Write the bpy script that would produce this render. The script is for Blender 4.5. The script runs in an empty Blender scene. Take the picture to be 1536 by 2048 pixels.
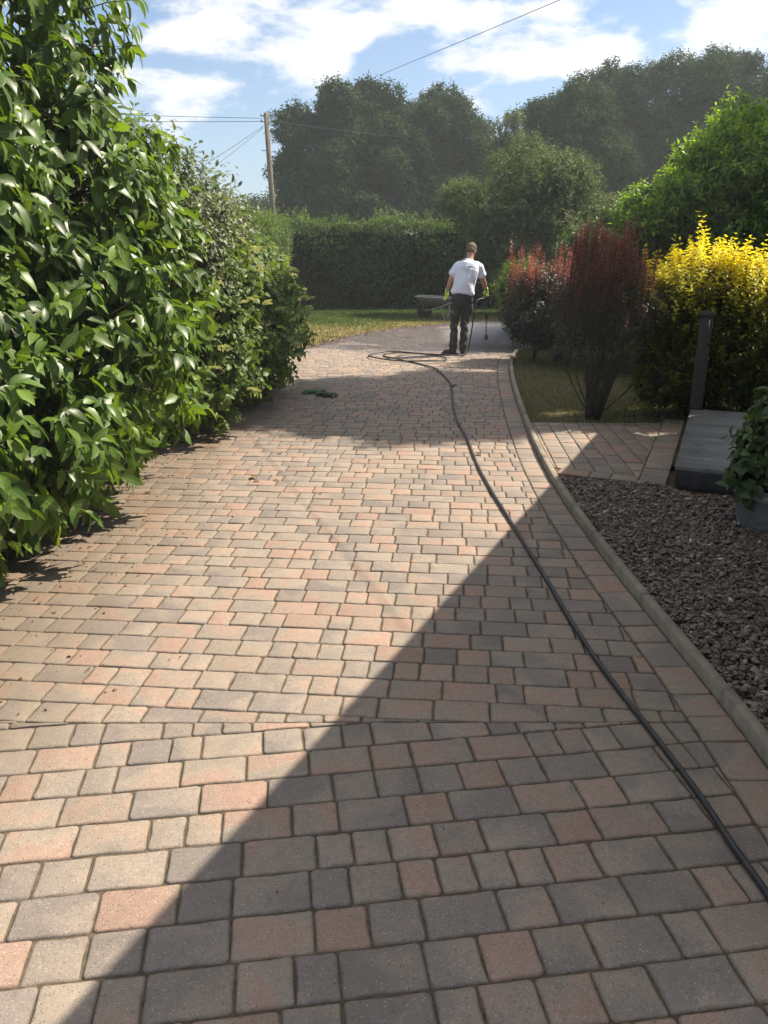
import bpy, bmesh, math, random
import numpy as np
from mathutils import Vector, Matrix
from mathutils.bvhtree import BVHTree

random.seed(7)
rng = np.random.default_rng(7)
R = math.radians
SC = bpy.context.scene
COL = SC.collection

# ------------------------------------------------------------------ camera
CAM_H = 1.67
PITCH = R(18.3)
F = 1600.0
cam_d = bpy.data.cameras.new("camera")
cam = bpy.data.objects.new("camera", cam_d)
COL.objects.link(cam)
cam_d.sensor_fit = 'VERTICAL'
cam_d.sensor_height = 24.0
cam_d.lens = 24.0 * F / 2048.0
cam_d.clip_start = 0.05
cam_d.clip_end = 2000
cam.location = (0, 0, CAM_H)
cam.rotation_euler = (R(90) - PITCH, 0, 0)
SC.camera = cam

# ------------------------------------------------------------------ light
SUN_AZ, SUN_EL = R(65), R(50)          # azimuth from +Y (ahead) towards +X
sd = Vector((math.sin(SUN_AZ) * math.cos(SUN_EL), math.cos(SUN_AZ) * math.cos(SUN_EL), math.sin(SUN_EL)))
sun_d = bpy.data.lights.new("sun", 'SUN')
sun_d.energy = 4.6
sun_d.angle = R(0.55)
sun_d.color = (1.0, 0.90, 0.76)
sun = bpy.data.objects.new("sun", sun_d)
COL.objects.link(sun)
sun.rotation_euler = (-sd).to_track_quat('-Z', 'Y').to_euler()
sun.location = (10, 5, 20)

SC.view_settings.view_transform = 'Standard'
SC.view_settings.look = 'None'
SC.view_settings.exposure = 1.17
SC.view_settings.gamma = 1.0
SC.render.engine = 'CYCLES'
SC.cycles.max_bounces = 6
SC.cycles.transparent_max_bounces = 6
SC.cycles.use_denoising = True


def make_world():
    w = bpy.data.worlds.new("World")
    SC.world = w
    w.use_nodes = True
    nt = w.node_tree
    N, L = nt.nodes, nt.links
    N.clear()
    out = N.new('ShaderNodeOutputWorld')
    bg = N.new('ShaderNodeBackground')
    bg.inputs['Strength'].default_value = 0.12
    sky = N.new('ShaderNodeTexSky')
    sky.sky_type = 'NISHITA'
    sky.sun_disc = False
    sky.sun_elevation = SUN_EL
    sky.sun_rotation = SUN_AZ
    sky.air_density = 1.0
    sky.dust_density = 0.6
    sky.ozone_density = 1.6
    tc = N.new('ShaderNodeTexCoord')
    sep = N.new('ShaderNodeSeparateXYZ')
    L.new(tc.outputs['Generated'], sep.inputs[0])

    def M(op, a, b=None, c=None):
        n = N.new('ShaderNodeMath')
        n.operation = op
        for i, v in enumerate((a, b, c)):
            if v is None:
                continue
            if isinstance(v, (int, float)):
                n.inputs[i].default_value = v
            else:
                L.new(v, n.inputs[i])
        return n.outputs[0]
    # cloud layer on a plane: direction / (z + .12)
    zz = M('ADD', M('MAXIMUM', sep.outputs[2], 0.0), 0.16)
    u = M('DIVIDE', sep.outputs[0], zz)
    v = M('DIVIDE', sep.outputs[1], zz)
    cb = N.new('ShaderNodeCombineXYZ')
    L.new(u, cb.inputs[0]); L.new(v, cb.inputs[1])
    n1 = N.new('ShaderNodeTexNoise')
    n1.inputs['Scale'].default_value = 7.5
    n1.inputs['Detail'].default_value = 10
    n1.inputs['Roughness'].default_value = 0.58
    n1.inputs['Distortion'].default_value = 0.1
    mp = N.new('ShaderNodeMapping')
    mp.inputs['Location'].default_value = (3.1, 1.7, 0)
    mp.inputs['Scale'].default_value = (1.0, 1.0, 2.3)
    L.new(tc.outputs['Generated'], mp.inputs[0]); L.new(mp.outputs[0], n1.inputs['Vector'])
    dens = M('ADD', M('MULTIPLY', n1.outputs['Fac'], 2.0), -0.50)
    # where this afternoon's larger clouds stand (directions, radii)
    clouds = [(560, 50, .10, .24), (680, 85, .08, .26), (360, 50, .08, .26), (400, 85, .05, .2), (1130, 122, .06, .30), (1230, 122, .05, .28), (960, 175, .09, .14),
              (860, 35, .12, .16), (1040, 75, .10, .16), (1350, 60, .16, .16), (620, 135, .07, .2), (560, 160, .08, .12), (470, 200, .10, .08), (900, 5, .1, .1),
              (820, 110, .06, -.2), (760, 150, .05, -.2), (410, 120, .05, -.15), (1180, 160, .05, -.15), (1100, 100, .03, -.1), (520, 300, .08, -.15)]
    for px, py, rad, amt in clouds:
        d = pix_dir(px, py)
        vm = N.new('ShaderNodeVectorMath'); vm.operation = 'SUBTRACT'
        L.new(tc.outputs['Generated'], vm.inputs[0]); vm.inputs[1].default_value = d
        vs = N.new('ShaderNodeVectorMath'); vs.operation = 'MULTIPLY'
        L.new(vm.outputs[0], vs.inputs[0]); vs.inputs[1].default_value = (0.62, 0.62, 1.75)
        ln = N.new('ShaderNodeVectorMath'); ln.operation = 'LENGTH'
        L.new(vs.outputs[0], ln.inputs[0])
        mr = N.new('ShaderNodeMapRange')
        mr.interpolation_type = 'SMOOTHERSTEP'
        L.new(ln.outputs['Value'], mr.inputs[0])
        mr.inputs[1].default_value = 0.0; mr.inputs[2].default_value = rad
        mr.inputs[3].default_value = amt; mr.inputs[4].default_value = 0.0
        dens = M('ADD', dens, mr.outputs[0])
    cr = N.new('ShaderNodeMapRange')
    cr.interpolation_type = 'SMOOTHSTEP'
    L.new(dens, cr.inputs[0])
    cr.inputs[1].default_value = 0.58; cr.inputs[2].default_value = 0.86
    cr.inputs[3].default_value = 0.0; cr.inputs[4].default_value = 0.88
    # pale band towards the horizon
    hz = N.new('ShaderNodeMapRange')
    hz.interpolation_type = 'SMOOTHSTEP'
    L.new(sep.outputs[2], hz.inputs[0])
    hz.inputs[1].default_value = -0.02; hz.inputs[2].default_value = 0.26
    hz.inputs[3].default_value = 0.45; hz.inputs[4].default_value = 0.0
    mix0 = N.new('ShaderNodeMix'); mix0.data_type = 'RGBA'
    L.new(hz.outputs[0], mix0.inputs['Factor'])
    gain = N.new('ShaderNodeMix'); gain.data_type = 'RGBA'; gain.blend_type = 'MULTIPLY'
    gain.inputs['Factor'].default_value = 1.0
    L.new(sky.outputs[0], gain.inputs['A']); gain.inputs['B'].default_value = (0.50, 0.52, 0.56, 1)
    L.new(gain.outputs['Result'], mix0.inputs['A'])
    mix0.inputs['B'].default_value = (2.2, 2.75, 3.5, 1)
    mix1 = N.new('ShaderNodeMix'); mix1.data_type = 'RGBA'
    L.new(cr.outputs[0], mix1.inputs['Factor'])
    L.new(mix0.outputs['Result'], mix1.inputs['A'])
    mix1.inputs['B'].default_value = (4.2, 4.2, 4.25, 1)
    # pale glow added to the unseen upper sky, as fill light for the shade
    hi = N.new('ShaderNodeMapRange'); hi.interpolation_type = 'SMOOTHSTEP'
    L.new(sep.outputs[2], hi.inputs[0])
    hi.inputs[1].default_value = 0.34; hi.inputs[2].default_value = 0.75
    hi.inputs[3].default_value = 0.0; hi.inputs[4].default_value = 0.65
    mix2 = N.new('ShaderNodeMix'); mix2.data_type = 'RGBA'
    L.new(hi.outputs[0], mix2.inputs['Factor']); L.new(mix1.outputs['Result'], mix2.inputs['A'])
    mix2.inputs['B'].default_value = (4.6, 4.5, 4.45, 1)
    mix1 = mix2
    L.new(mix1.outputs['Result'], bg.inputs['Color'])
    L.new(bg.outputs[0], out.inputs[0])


# ------------------------------------------------------------------ pixel -> world helpers
def pix_dir(px, py):
    x, y, z = px - 768.0, 1024.0 - py, F
    c, s = math.cos(PITCH), math.sin(PITCH)
    return Vector((x, z * c + y * s, -z * s + y * c)).normalized()


def G(px, py, z=0.0):
    d = pix_dir(px, py)
    t = (z - CAM_H) / d.z
    return Vector((d.x * t, d.y * t, z))


def P(px, py, y):
    d = pix_dir(px, py)
    t = y / d.y
    return Vector((d.x * t, y, CAM_H + d.z * t))


def G2(px, py):
    g = G(px, py)
    return (g.x, g.y)


make_world()


# ------------------------------------------------------------------ object helpers
def link(o, parent=None):
    COL.objects.link(o)
    if parent is not None:
        o.parent = parent
        o.matrix_parent_inverse = Matrix.Identity(4)
    return o


def tag(o, label=None, cat=None, group=None, kind=None):
    if label: o['label'] = label
    if cat: o['category'] = cat
    if group: o['group'] = group
    if kind: o['kind'] = kind
    return o


def empty(name, loc, label, cat, group=None):
    o = bpy.data.objects.new(name, None)
    o.location = loc
    o.empty_display_size = 0.2
    link(o)
    return tag(o, label, cat, group)


def np_mesh(name, V, Fq, mat, parent=None, attrs=None, smooth=False, origin=None):
    """V (n,3); Fq a (m,k) array or a list of such arrays / a list of tuples"""
    V = np.asarray(V, dtype=np.float32)
    if origin is None and parent is not None:
        origin = parent.matrix_world.translation if parent.parent is None else None
    me = bpy.data.meshes.new(name)
    if isinstance(Fq, np.ndarray):
        Fq = [Fq]
    if len(Fq) and isinstance(Fq[0], (tuple, list)):
        loops = np.array([i for f in Fq for i in f], dtype=np.int32)
        sizes = np.array([len(f) for f in Fq], dtype=np.int32)
    else:
        loops = np.concatenate([f.reshape(-1) for f in Fq]).astype(np.int32)
        sizes = np.concatenate([np.full(len(f), f.shape[1], dtype=np.int32) for f in Fq])
    me.vertices.add(len(V))
    me.vertices.foreach_set('co', V.reshape(-1))
    me.loops.add(len(loops))
    me.loops.foreach_set('vertex_index', loops)
    me.polygons.add(len(sizes))
    st = np.concatenate([[0], np.cumsum(sizes)[:-1]]).astype(np.int32)
    me.polygons.foreach_set('loop_start', st)
    me.polygons.foreach_set('loop_total', sizes)
    if smooth:
        me.polygons.foreach_set('use_smooth', np.ones(len(sizes), dtype=bool))
    if attrs:
        for k, a in attrs.items():
            a = np.asarray(a, dtype=np.float32)
            if a.ndim == 1:
                at = me.attributes.new(k, 'FLOAT', 'POINT')
                at.data.foreach_set('value', a)
            else:
                at = me.attributes.new(k, 'FLOAT_VECTOR', 'POINT')
                at.data.foreach_set('vector', a.reshape(-1))
    me.update(calc_edges=True)
    me.validate(verbose=False)
    if mat is not None:
        me.materials.append(mat)
    o = bpy.data.objects.new(name, me)
    link(o, parent)
    if parent is not None:
        # vertices are given in world space
        wp = Vector((0, 0, 0))
        p = parent
        while p is not None:
            wp += p.location
            p = p.parent
        o.location = -wp
    return o


class MB:
    def __init__(s):
        s.v, s.f = [], []

    def add(s, vs, fs):
        b = len(s.v)
        s.v += [tuple(v) for v in vs]
        s.f += [tuple(i + b for i in f) for f in fs]

    def box(s, c, size, rot=None):
        hx, hy, hz = size[0] / 2, size[1] / 2, size[2] / 2
        vs = [Vector((x, y, z)) for x in (-hx, hx) for y in (-hy, hy) for z in (-hz, hz)]
        if rot is not None:
            vs = [rot @ v for v in vs]
        vs = [v + Vector(c) for v in vs]
        s.add(vs, [(0, 1, 3, 2), (4, 6, 7, 5), (0, 4, 5, 1), (2, 3, 7, 6), (0, 2, 6, 4), (1, 5, 7, 3)])

    def tube(s, pts, rad, n=8, cap=True, sq=(1, 1)):
        pts = [Vector(p) for p in pts]
        if not isinstance(rad, (list, tuple)):
            rad = [rad] * len(pts)
        rings = []
        ref = None
        for i, p in enumerate(pts):
            a = pts[max(i - 1, 0)]
            b = pts[min(i + 1, len(pts) - 1)]
            t = (b - a)
            t = t.normalized() if t.length > 1e-9 else Vector((0, 0, 1))
            if ref is None:
                ref = Vector((0, 0, 1)) if abs(t.z) < 0.9 else Vector((1, 0, 0))
            x = (ref - t * ref.dot(t))
            if x.length < 1e-4:
                x = Vector((0, 1, 0)) - t * t.y
            x.normalize()
            ref = x
            y = t.cross(x)
            rings.append([p + (x * math.cos(2 * math.pi * k / n) * sq[0] + y * math.sin(2 * math.pi * k / n) * sq[1]) * rad[i] for k in range(n)])
        vs = [v for r in rings for v in r]
        fs = []
        for i in range(len(rings) - 1):
            for k in range(n):
                fs.append((i * n + k, i * n + (k + 1) % n, (i + 1) * n + (k + 1) % n, (i + 1) * n + k))
        if cap:
            fs.append(tuple(reversed(range(n))))
            fs.append(tuple((len(rings) - 1) * n + k for k in range(n)))
        s.add(vs, fs)

    def lathe(s, prof, c=(0, 0, 0), n=32, cap_b=True, cap_t=False):
        vs = []
        for r, z in prof:
            vs += [Vector((c[0] + r * math.cos(2 * math.pi * k / n), c[1] + r * math.sin(2 * math.pi * k / n), c[2] + z)) for k in range(n)]
        fs = []
        for i in range(len(prof) - 1):
            for k in range(n):
                fs.append((i * n + k, i * n + (k + 1) % n, (i + 1) * n + (k + 1) % n, (i + 1) * n + k))
        if cap_b: fs.append(tuple(reversed(range(n))))
        if cap_t: fs.append(tuple((len(prof) - 1) * n + k for k in range(n)))
        s.add(vs, fs)

    def ellip(s, c, r, n=14, m=10, rot=None):
        vs, fs = [], []
        for i in range(m + 1):
            th = math.pi * i / m
            for k in range(n):
                ph = 2 * math.pi * k / n
                v = Vector((r[0] * math.sin(th) * math.cos(ph), r[1] * math.sin(th) * math.sin(ph), r[2] * math.cos(th)))
                if rot is not None: v = rot @ v
                vs.append(v + Vector(c))
        for i in range(m):
            for k in range(n):
                fs.append((i * n + k, (i + 1) * n + k, (i + 1) * n + (k + 1) % n, i * n + (k + 1) % n))
        s.add(vs, fs)

    def build(s, name, mat, parent=None, smooth=False, local=False, bevel=0):
        o = np_mesh(name, np.array(s.v), s.f, mat, parent, smooth=smooth)
        if local:
            o.location = (0, 0, 0)
        if bevel:
            m = o.modifiers.new('bevel', 'BEVEL'); m.width = bevel; m.segments = 2; m.limit_method = 'ANGLE'
        return o


def smooth_path(pts, sub=6):
    pts = [Vector(p) for p in pts]
    out = []
    for i in range(len(pts) - 1):
        p0 = pts[max(i - 1, 0)]; p1 = pts[i]; p2 = pts[i + 1]; p3 = pts[min(i + 2, len(pts) - 1)]
        for k in range(sub):
            t = k / sub
            out.append(0.5 * ((2 * p1) + (-p0 + p2) * t + (2 * p0 - 5 * p1 + 4 * p2 - p3) * t * t + (-p0 + 3 * p1 - 3 * p2 + p3) * t ** 3))
    out.append(pts[-1])
    return out


def rot_z(a):
    return Matrix.Rotation(a, 3, 'Z')


# ------------------------------------------------------------------ materials
class NT:
    def __init__(s, name):
        s.m = bpy.data.materials.new(name)
        s.m.use_nodes = True
        s.nt = s.m.node_tree
        s.N, s.L = s.nt.nodes, s.nt.links
        s.N.clear()
        s.out = s.N.new('ShaderNodeOutputMaterial')

    def put(s, sock, v):
        if isinstance(v, (int, float)):
            sock.default_value = v
        elif isinstance(v, (tuple, list)):
            sock.default_value = tuple(v) + ((1,) if len(v) == 3 and len(sock.default_value) == 4 else ())
        else:
            s.L.new(v, sock)

    def math(s, op, a, b=None, clamp=False):
        n = s.N.new('ShaderNodeMath'); n.operation = op; n.use_clamp = clamp
        s.put(n.inputs[0], a)
        if b is not None: s.put(n.inputs[1], b)
        return n.outputs[0]

    def mix(s, f, a, b, mode='MIX'):
        n = s.N.new('ShaderNodeMix'); n.data_type = 'RGBA'; n.blend_type = mode
        s.put(n.inputs['Factor'], f); s.put(n.inputs['A'], a); s.put(n.inputs['B'], b)
        return n.outputs['Result']

    def rng(s, v, a, b, c=0.0, d=1.0, smooth=False):
        n = s.N.new('ShaderNodeMapRange')
        if smooth: n.interpolation_type = 'SMOOTHSTEP'
        s.put(n.inputs[0], v)
        for i, x in enumerate((a, b, c, d)): s.put(n.inputs[i + 1], x)
        return n.outputs[0]

    def ramp(s, v, stops, interp='LINEAR'):
        n = s.N.new('ShaderNodeValToRGB')
        n.color_ramp.interpolation = interp
        e = n.color_ramp.elements
        while len(e) < len(stops): e.new(0.5)
        for i, (p, c) in enumerate(stops):
            e[i].position = p; e[i].color = tuple(c) + (1,)
        s.put(n.inputs[0], v)
        return n.outputs[0]

    def noise(s, scale, detail=3, rough=0.5, vec=None, dist=0.0, out='Fac'):
        n = s.N.new('ShaderNodeTexNoise')
        n.inputs['Scale'].default_value = scale
        n.inputs['Detail'].default_value = detail
        n.inputs['Roughness'].default_value = rough
        n.inputs['Distortion'].default_value = dist
        if vec is None: vec = s.pos()
        s.L.new(vec, n.inputs['Vector'])
        return n.outputs[out]

    def voro(s, scale, vec=None, feat='F1', out='Distance'):
        n = s.N.new('ShaderNodeTexVoronoi'); n.feature = feat
        n.inputs['Scale'].default_value = scale
        if vec is None: vec = s.pos()
        s.L.new(vec, n.inputs['Vector'])
        return n.outputs[out]

    def pos(s):
        if not hasattr(s, '_p'):
            s._p = s.N.new('ShaderNodeNewGeometry').outputs['Position']
        return s._p

    def obj(s):
        if not hasattr(s, '_o'):
            s._o = s.N.new('ShaderNodeTexCoord').outputs['Object']
        return s._o

    def attr(s, name, out='Fac'):
        n = s.N.new('ShaderNodeAttribute'); n.attribute_name = name
        return n.outputs[out]

    def vadd(s, a, b, op='ADD'):
        n = s.N.new('ShaderNodeVectorMath'); n.operation = op
        s.put(n.inputs[0], a); s.put(n.inputs[1], b)
        return n.outputs[0]

    def bump(s, h, strength=0.4, dist=0.01, normal=None):
        n = s.N.new('ShaderNodeBump')
        n.inputs['Strength'].default_value = strength
        n.inputs['Distance'].default_value = dist
        s.L.new(h, n.inputs['Height'])
        if normal is not None: s.L.new(normal, n.inputs['Normal'])
        return n.outputs[0]

    def bsdf(s, col, rough=0.6, metal=0.0, spec=0.5, normal=None, coat=None, link=True, **kw):
        n = s.N.new('ShaderNodeBsdfPrincipled')
        s.put(n.inputs['Base Color'], col)
        s.put(n.inputs['Roughness'], rough)
        s.put(n.inputs['Metallic'], metal)
        s.put(n.inputs['Specular IOR Level'], spec)
        if normal is not None: s.L.new(normal, n.inputs['Normal'])
        for k, v in kw.items(): s.put(n.inputs[k], v)
        if link: s.L.new(n.outputs[0], s.out.inputs[0])
        return n.outputs[0]


def leaf_mat(name, stops, rough=0.45, spec=0.5, trans=0.3, tcol=(1.25, 1.35, 0.5), midrib=False, bump=0.0, var=0.25):
    m = NT(name)
    col = m.ramp(m.attr('tint'), stops)
    rn = m.attr('rnd')
    col = m.mix(1.0, col, m.ramp(rn, [(0, (1 - var,) * 3), (1, (1 + var,) * 3)]), 'MULTIPLY')
    nrm = None
    if midrib:
        rib = m.rng(m.math('ABSOLUTE', m.attr('across')), 0.0, 0.10, 1.0, 0.0, True)
        col = m.mix(m.math('MULTIPLY', rib, 0.5), col, (0.30, 0.36, 0.12))
        w = m.N.new('ShaderNodeTexWave'); w.wave_type = 'BANDS'; w.bands_direction = 'X'
        w.inputs['Scale'].default_value = 1.0
        comb = m.N.new('ShaderNodeCombineXYZ')
        al = m.math('ADD', m.math('MULTIPLY', m.attr('along'), 3.2), m.math('MULTIPLY', m.math('ABSOLUTE', m.attr('across')), -0.6))
        m.L.new(al, comb.inputs[0]); m.L.new(comb.outputs[0], w.inputs['Vector'])
        nrm = m.bump(m.math('ADD', m.math('MULTIPLY', w.outputs['Fac'], 0.5), m.noise(60, 2)), 0.12, 0.002)
    n = m.bsdf(col, rough, 0, spec, nrm, link=False)
    t = m.N.new('ShaderNodeBsdfTranslucent')
    m.L.new(m.mix(1.0, col, tcol, 'MULTIPLY'), t.inputs[0])
    mx = m.N.new('ShaderNodeMixShader'); mx.inputs[0].default_value = trans
    m.L.new(n, mx.inputs[1]); m.L.new(t.outputs[0], mx.inputs[2])
    m.L.new(mx.outputs[0], m.out.inputs[0])
    return m.m


def paver_mat():
    m = NT("block_paving")
    a = m.attr('pv', 'Vector')
    sp = m.N.new('ShaderNodeSeparateXYZ'); m.L.new(a, sp.inputs[0])
    off = m.vadd(a, (37.0, 53.0, 19.0), 'MULTIPLY')
    vec = m.vadd(m.pos(), off)
    blot = m.noise(3.6, 2, 0.5, vec, 0.4)
    # brindled blocks: terracotta, buff grey, charcoal in soft patches
    t = m.math('ADD', sp.outputs[0], m.math('MULTIPLY', m.math('SUBTRACT', m.rng(blot, 0.38, 0.62, 0, 1, True), 0.5), 0.60))
    col = m.ramp(t, [(0.0, (0.196, 0.168, 0.150)), (0.22, (0.225, 0.192, 0.165)), (0.42, (0.250, 0.212, 0.174)),
                     (0.56, (0.268, 0.222, 0.178)), (0.72, (0.292, 0.218, 0.172)), (1.0, (0.304, 0.206, 0.160))])
    col = m.mix(1.0, col, m.ramp(sp.outputs[1], [(0, (0.85, 0.835, 0.82)), (1, (1.03, 1.01, 0.985))]), 'MULTIPLY')
    mot = m.noise(38, 4, 0.65, vec)
    col = m.mix(1.0, col, m.ramp(mot, [(0.3, (0.90,) * 3), (0.7, (1.09,) * 3)]), 'MULTIPLY')
    fine = m.noise(240, 3, 0.75, vec)
    col = m.mix(1.0, col, m.ramp(fine, [(0.3, (0.72,) * 3), (0.7, (1.28,) * 3)]), 'MULTIPLY')
    # aggregate: pale grit and dark pits
    grit = m.voro(170, vec)
    gcol = m.voro(170, vec, out='Color')
    gs = m.N.new('ShaderNodeSeparateColor'); m.L.new(gcol, gs.inputs[0])
    pale = m.math('MULTIPLY', m.math('GREATER_THAN', gs.outputs[0], 0.91), m.rng(grit, 0.2, 0.42, 1, 0))
    dark = m.math('MULTIPLY', m.math('LESS_THAN', gs.outputs[0], 0.10), m.rng(grit, 0.2, 0.5, 1, 0))
    col = m.mix(m.math('MULTIPLY', pale, 0.42), col, (0.60, 0.55, 0.48))
    col = m.mix(m.math('MULTIPLY', dark, 0.55), col, (0.06, 0.05, 0.045))
    # dirt gathered at block edges and broad silt stains on the paving
    edge = m.attr('edge')
    en = m.math('MULTIPLY', edge, m.rng(m.noise(22, 3), 0.35, 0.65, 0.25, 1.0))
    col = m.mix(m.math('MULTIPLY', en, 0.5), col, (0.085, 0.068, 0.045))
    st = m.rng(m.noise(1.3, 5, 0.65, None, 0.6), 0.52, 0.72, 0, 0.5, True)
    col = m.mix(m.math('MULTIPLY', st, 0.6), col, (0.20, 0.165, 0.115))
    # soil washed out from under the shrubs on the left
    ps = m.N.new('ShaderNodeSeparateXYZ'); m.L.new(m.pos(), ps.inputs[0])
    sm = m.rng(m.math('ADD', ps.outputs[0], m.math('MULTIPLY', m.noise(2.2, 4, 0.6), -0.9)), -2.15, -1.35, 1, 0, True)
    sm = m.math('MULTIPLY', sm, m.math('LESS_THAN', ps.outputs[1], 12.5))
    col = m.mix(m.math('MULTIPLY', sm, 0.55), col, (0.13, 0.095, 0.06))
    # hosed wet paving where the man is working
    wl = m.math('ADD', ps.outputs[1], m.math('MULTIPLY', m.math('SUBTRACT', m.noise(0.8, 4, 0.6), 0.5), 2.6))
    wl = m.math('ADD', wl, m.math('MULTIPLY', ps.outputs[0], 0.28))
    wet = m.rng(wl, 13.3, 14.0, 0, 1, True)
    dry = m.rng(m.noise(1.1, 4, 0.6, m.vadd(m.pos(), (9, 4, 0))), 0.56, 0.70, 1, 0.35, True)
    wet = m.math('MULTIPLY', wet, dry)
    col = m.mix(wet, col, m.mix(1.0, col, (0.56, 0.59, 0.68), 'MULTIPLY'))
    rough = m.rng(wet, 0, 1, 0.86, 0.24)
    rough = m.math('ADD', rough, m.math('MULTIPLY', m.math('SUBTRACT', mot, 0.5), 0.15))
    h = m.math('ADD', m.math('MULTIPLY', mot, 0.7), m.math('MULTIPLY', m.noise(160, 3, 0.7, vec), 0.5))
    h = m.math('SUBTRACT', h, m.math('MULTIPLY', dark, 0.5))
    b1 = m.bump(m.math('MULTIPLY', h, m.rng(wet, 0, 1, 1, .15)), 0.5, 0.004)
    m.bsdf(col, rough, 0, 0.35, b1)
    return m.m


def simple(name, col, rough=0.6, metal=0.0, nscale=20, var=0.2, bump=0.2, bdist=0.003, spec=0.5, obj=False, dirt=None, **kw):
    m = NT(name)
    vec = m.obj() if obj else m.pos()
    n = m.noise(nscale, 4, 0.6, vec)
    c = m.mix(1.0, col, m.ramp(n, [(0.25, (1 - var,) * 3), (0.75, (1 + var,) * 3)]), 'MULTIPLY')
    if dirt:
        c = m.mix(m.rng(m.noise(dirt[1], 4, 0.6, vec), 0.5, 0.7, 0, dirt[2], True), c, dirt[0])
    m.bsdf(c, rough, metal, spec, m.bump(m.noise(nscale * 3, 4, 0.6, vec), bump, bdist), **kw)
    return m.m


def grass_ground_mat(name, dryness):
    m = NT(name)
    n1 = m.noise(0.7, 5, 0.6)
    n2 = m.noise(9, 4, 0.6)
    ps = m.N.new('ShaderNodeSeparateXYZ'); m.L.new(m.pos(), ps.inputs[0])
    green = m.mix(n2, (0.045, 0.075, 0.020), (0.10, 0.13, 0.035))
    dryc = m.mix(n2, (0.19, 0.14, 0.07), (0.28, 0.22, 0.12))
    # trodden, parched towards the drive
    d = m.math('ADD', ps.outputs[1], m.math('MULTIPLY', ps.outputs[0], -0.55))
    d = m.math('ADD', d, m.math('MULTIPLY', m.math('SUBTRACT', n1, 0.5), 5.5))
    f = m.rng(d, 17.4, 21.6, 1, 0, True) if dryness is None else dryness
    col = m.mix(f, green, dryc)
    m.bsdf(col, 0.95, 0, 0.2, m.bump(m.noise(45, 4, 0.7), 0.8, 0.03))
    return m.m


def bark_mat(name, col, scale=14):
    m = NT(name)
    vec = m.vadd(m.pos(), (1, 1, 0.25), 'MULTIPLY')
    n = m.noise(scale, 5, 0.65, vec, 0.5)
    c = m.mix(n, tuple(x * 0.5 for x in col), tuple(x * 1.4 for x in col))
    m.bsdf(c, 0.9, 0, 0.2, m.bump(n, 0.8, 0.02))
    return m.m


MT = {}
MT['paver'] = paver_mat()
MT['joint'] = simple("joint_silt", (0.095, 0.075, 0.05), 0.95, nscale=60, var=0.5, bump=0.6, bdist=0.004, spec=0.2)
MT['kerb'] = simple("kerb_concrete", (0.23, 0.20, 0.155), 0.9, nscale=14, var=0.28, bump=0.5, bdist=0.003, spec=0.3, dirt=((0.07, 0.065, 0.04), 3.5, 0.6))
MT['soil'] = simple("soil_floor", (0.075, 0.052, 0.033), 0.95, nscale=9, var=0.5, bump=0.9, bdist=0.02, spec=0.15)
MT['lawn'] = grass_ground_mat("lawn_turf", None)
MT['rough_grass'] = simple('shaded_turf', (0.075, 0.066, 0.032), 0.95, nscale=7, var=.4, bump=.8, bdist=.02, spec=.1)
MT['slate'] = None
MT['bark'] = bark_mat("bark_brown", (0.10, 0.08, 0.055))
MT['bark_dark'] = bark_mat("bark_dark", (0.06, 0.045, 0.035))


def slate_mat():
    m = NT("slate_chips")
    r = m.attr('rnd')
    col = m.ramp(r, [(0, (0.066, 0.050, 0.038)), (0.45, (0.138, 0.108, 0.084)), (0.75, (0.195, 0.155, 0.120)), (0.97, (0.25, 0.205, 0.165)), (1, (0.48, 0.44, 0.38))])
    n = m.noise(70, 3, 0.6)
    col = m.mix(1.0, col, m.ramp(n, [(0.3, (0.7,) * 3), (0.7, (1.25,) * 3)]), 'MULTIPLY')
    m.bsdf(col, 0.62, 0, 0.45, m.bump(n, 0.4, 0.003))
    return m.m


MT['slate'] = slate_mat()

LEAF = {}
LEAF['glossy'] = leaf_mat("glossy_leaf", [(0, (0.030, 0.055, 0.012)), (0.45, (0.068, 0.125, 0.022)), (0.8, (0.120, 0.195, 0.032)), (1, (0.16, 0.24, 0.04))],
                          0.38, 0.38, 0.38, (1.7, 1.6, 0.45), True, var=.32)
LEAF['grey'] = leaf_mat("grey_green_leaf", [(0, (0.06, 0.085, 0.036)), (0.6, (0.135, 0.165, 0.085)), (1, (0.20, 0.22, 0.11))], 0.5, 0.35, 0.28, (1.2, 1.3, 0.6))
LEAF['viburnum'] = leaf_mat("viburnum_leaf", [(0, (0.050, 0.085, 0.018)), (0.6, (0.110, 0.170, 0.036)), (0.9, (0.165, 0.22, 0.055)), (1, (0.26, 0.27, 0.07))], 0.5, 0.35, 0.36, (1.4, 1.4, 0.5), True)
LEAF['flower'] = leaf_mat("pale_blossom", [(0, (0.34, 0.40, 0.13)), (0.7, (0.52, 0.56, 0.24)), (1, (0.64, 0.58, 0.36))], 0.7, 0.2, 0.35, (1.1, 1.1, 0.7))
LEAF['hedge'] = leaf_mat("hedge_leaf", [(0, (0.030, 0.055, 0.014)), (0.5, (0.070, 0.118, 0.026)), (1, (0.16, 0.22, 0.050))], 0.5, 0.4, 0.38, (1.4, 1.5, 0.5))
LEAF['far'] = leaf_mat("sycamore_leaf", [(0, (0.020, 0.036, 0.014)), (0.5, (0.036, 0.068, 0.020)), (1, (0.058, 0.098, 0.028))], 0.7, 0.06, 0.14, (1.3, 1.4, 0.5), var=.12)
LEAF['apple'] = leaf_mat("apple_leaf", [(0, (0.05, 0.075, 0.028)), (0.6, (0.115, 0.15, 0.060)), (1, (0.17, 0.205, 0.090))], 0.55, 0.15, 0.36, (1.2, 1.3, 0.6))
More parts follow.
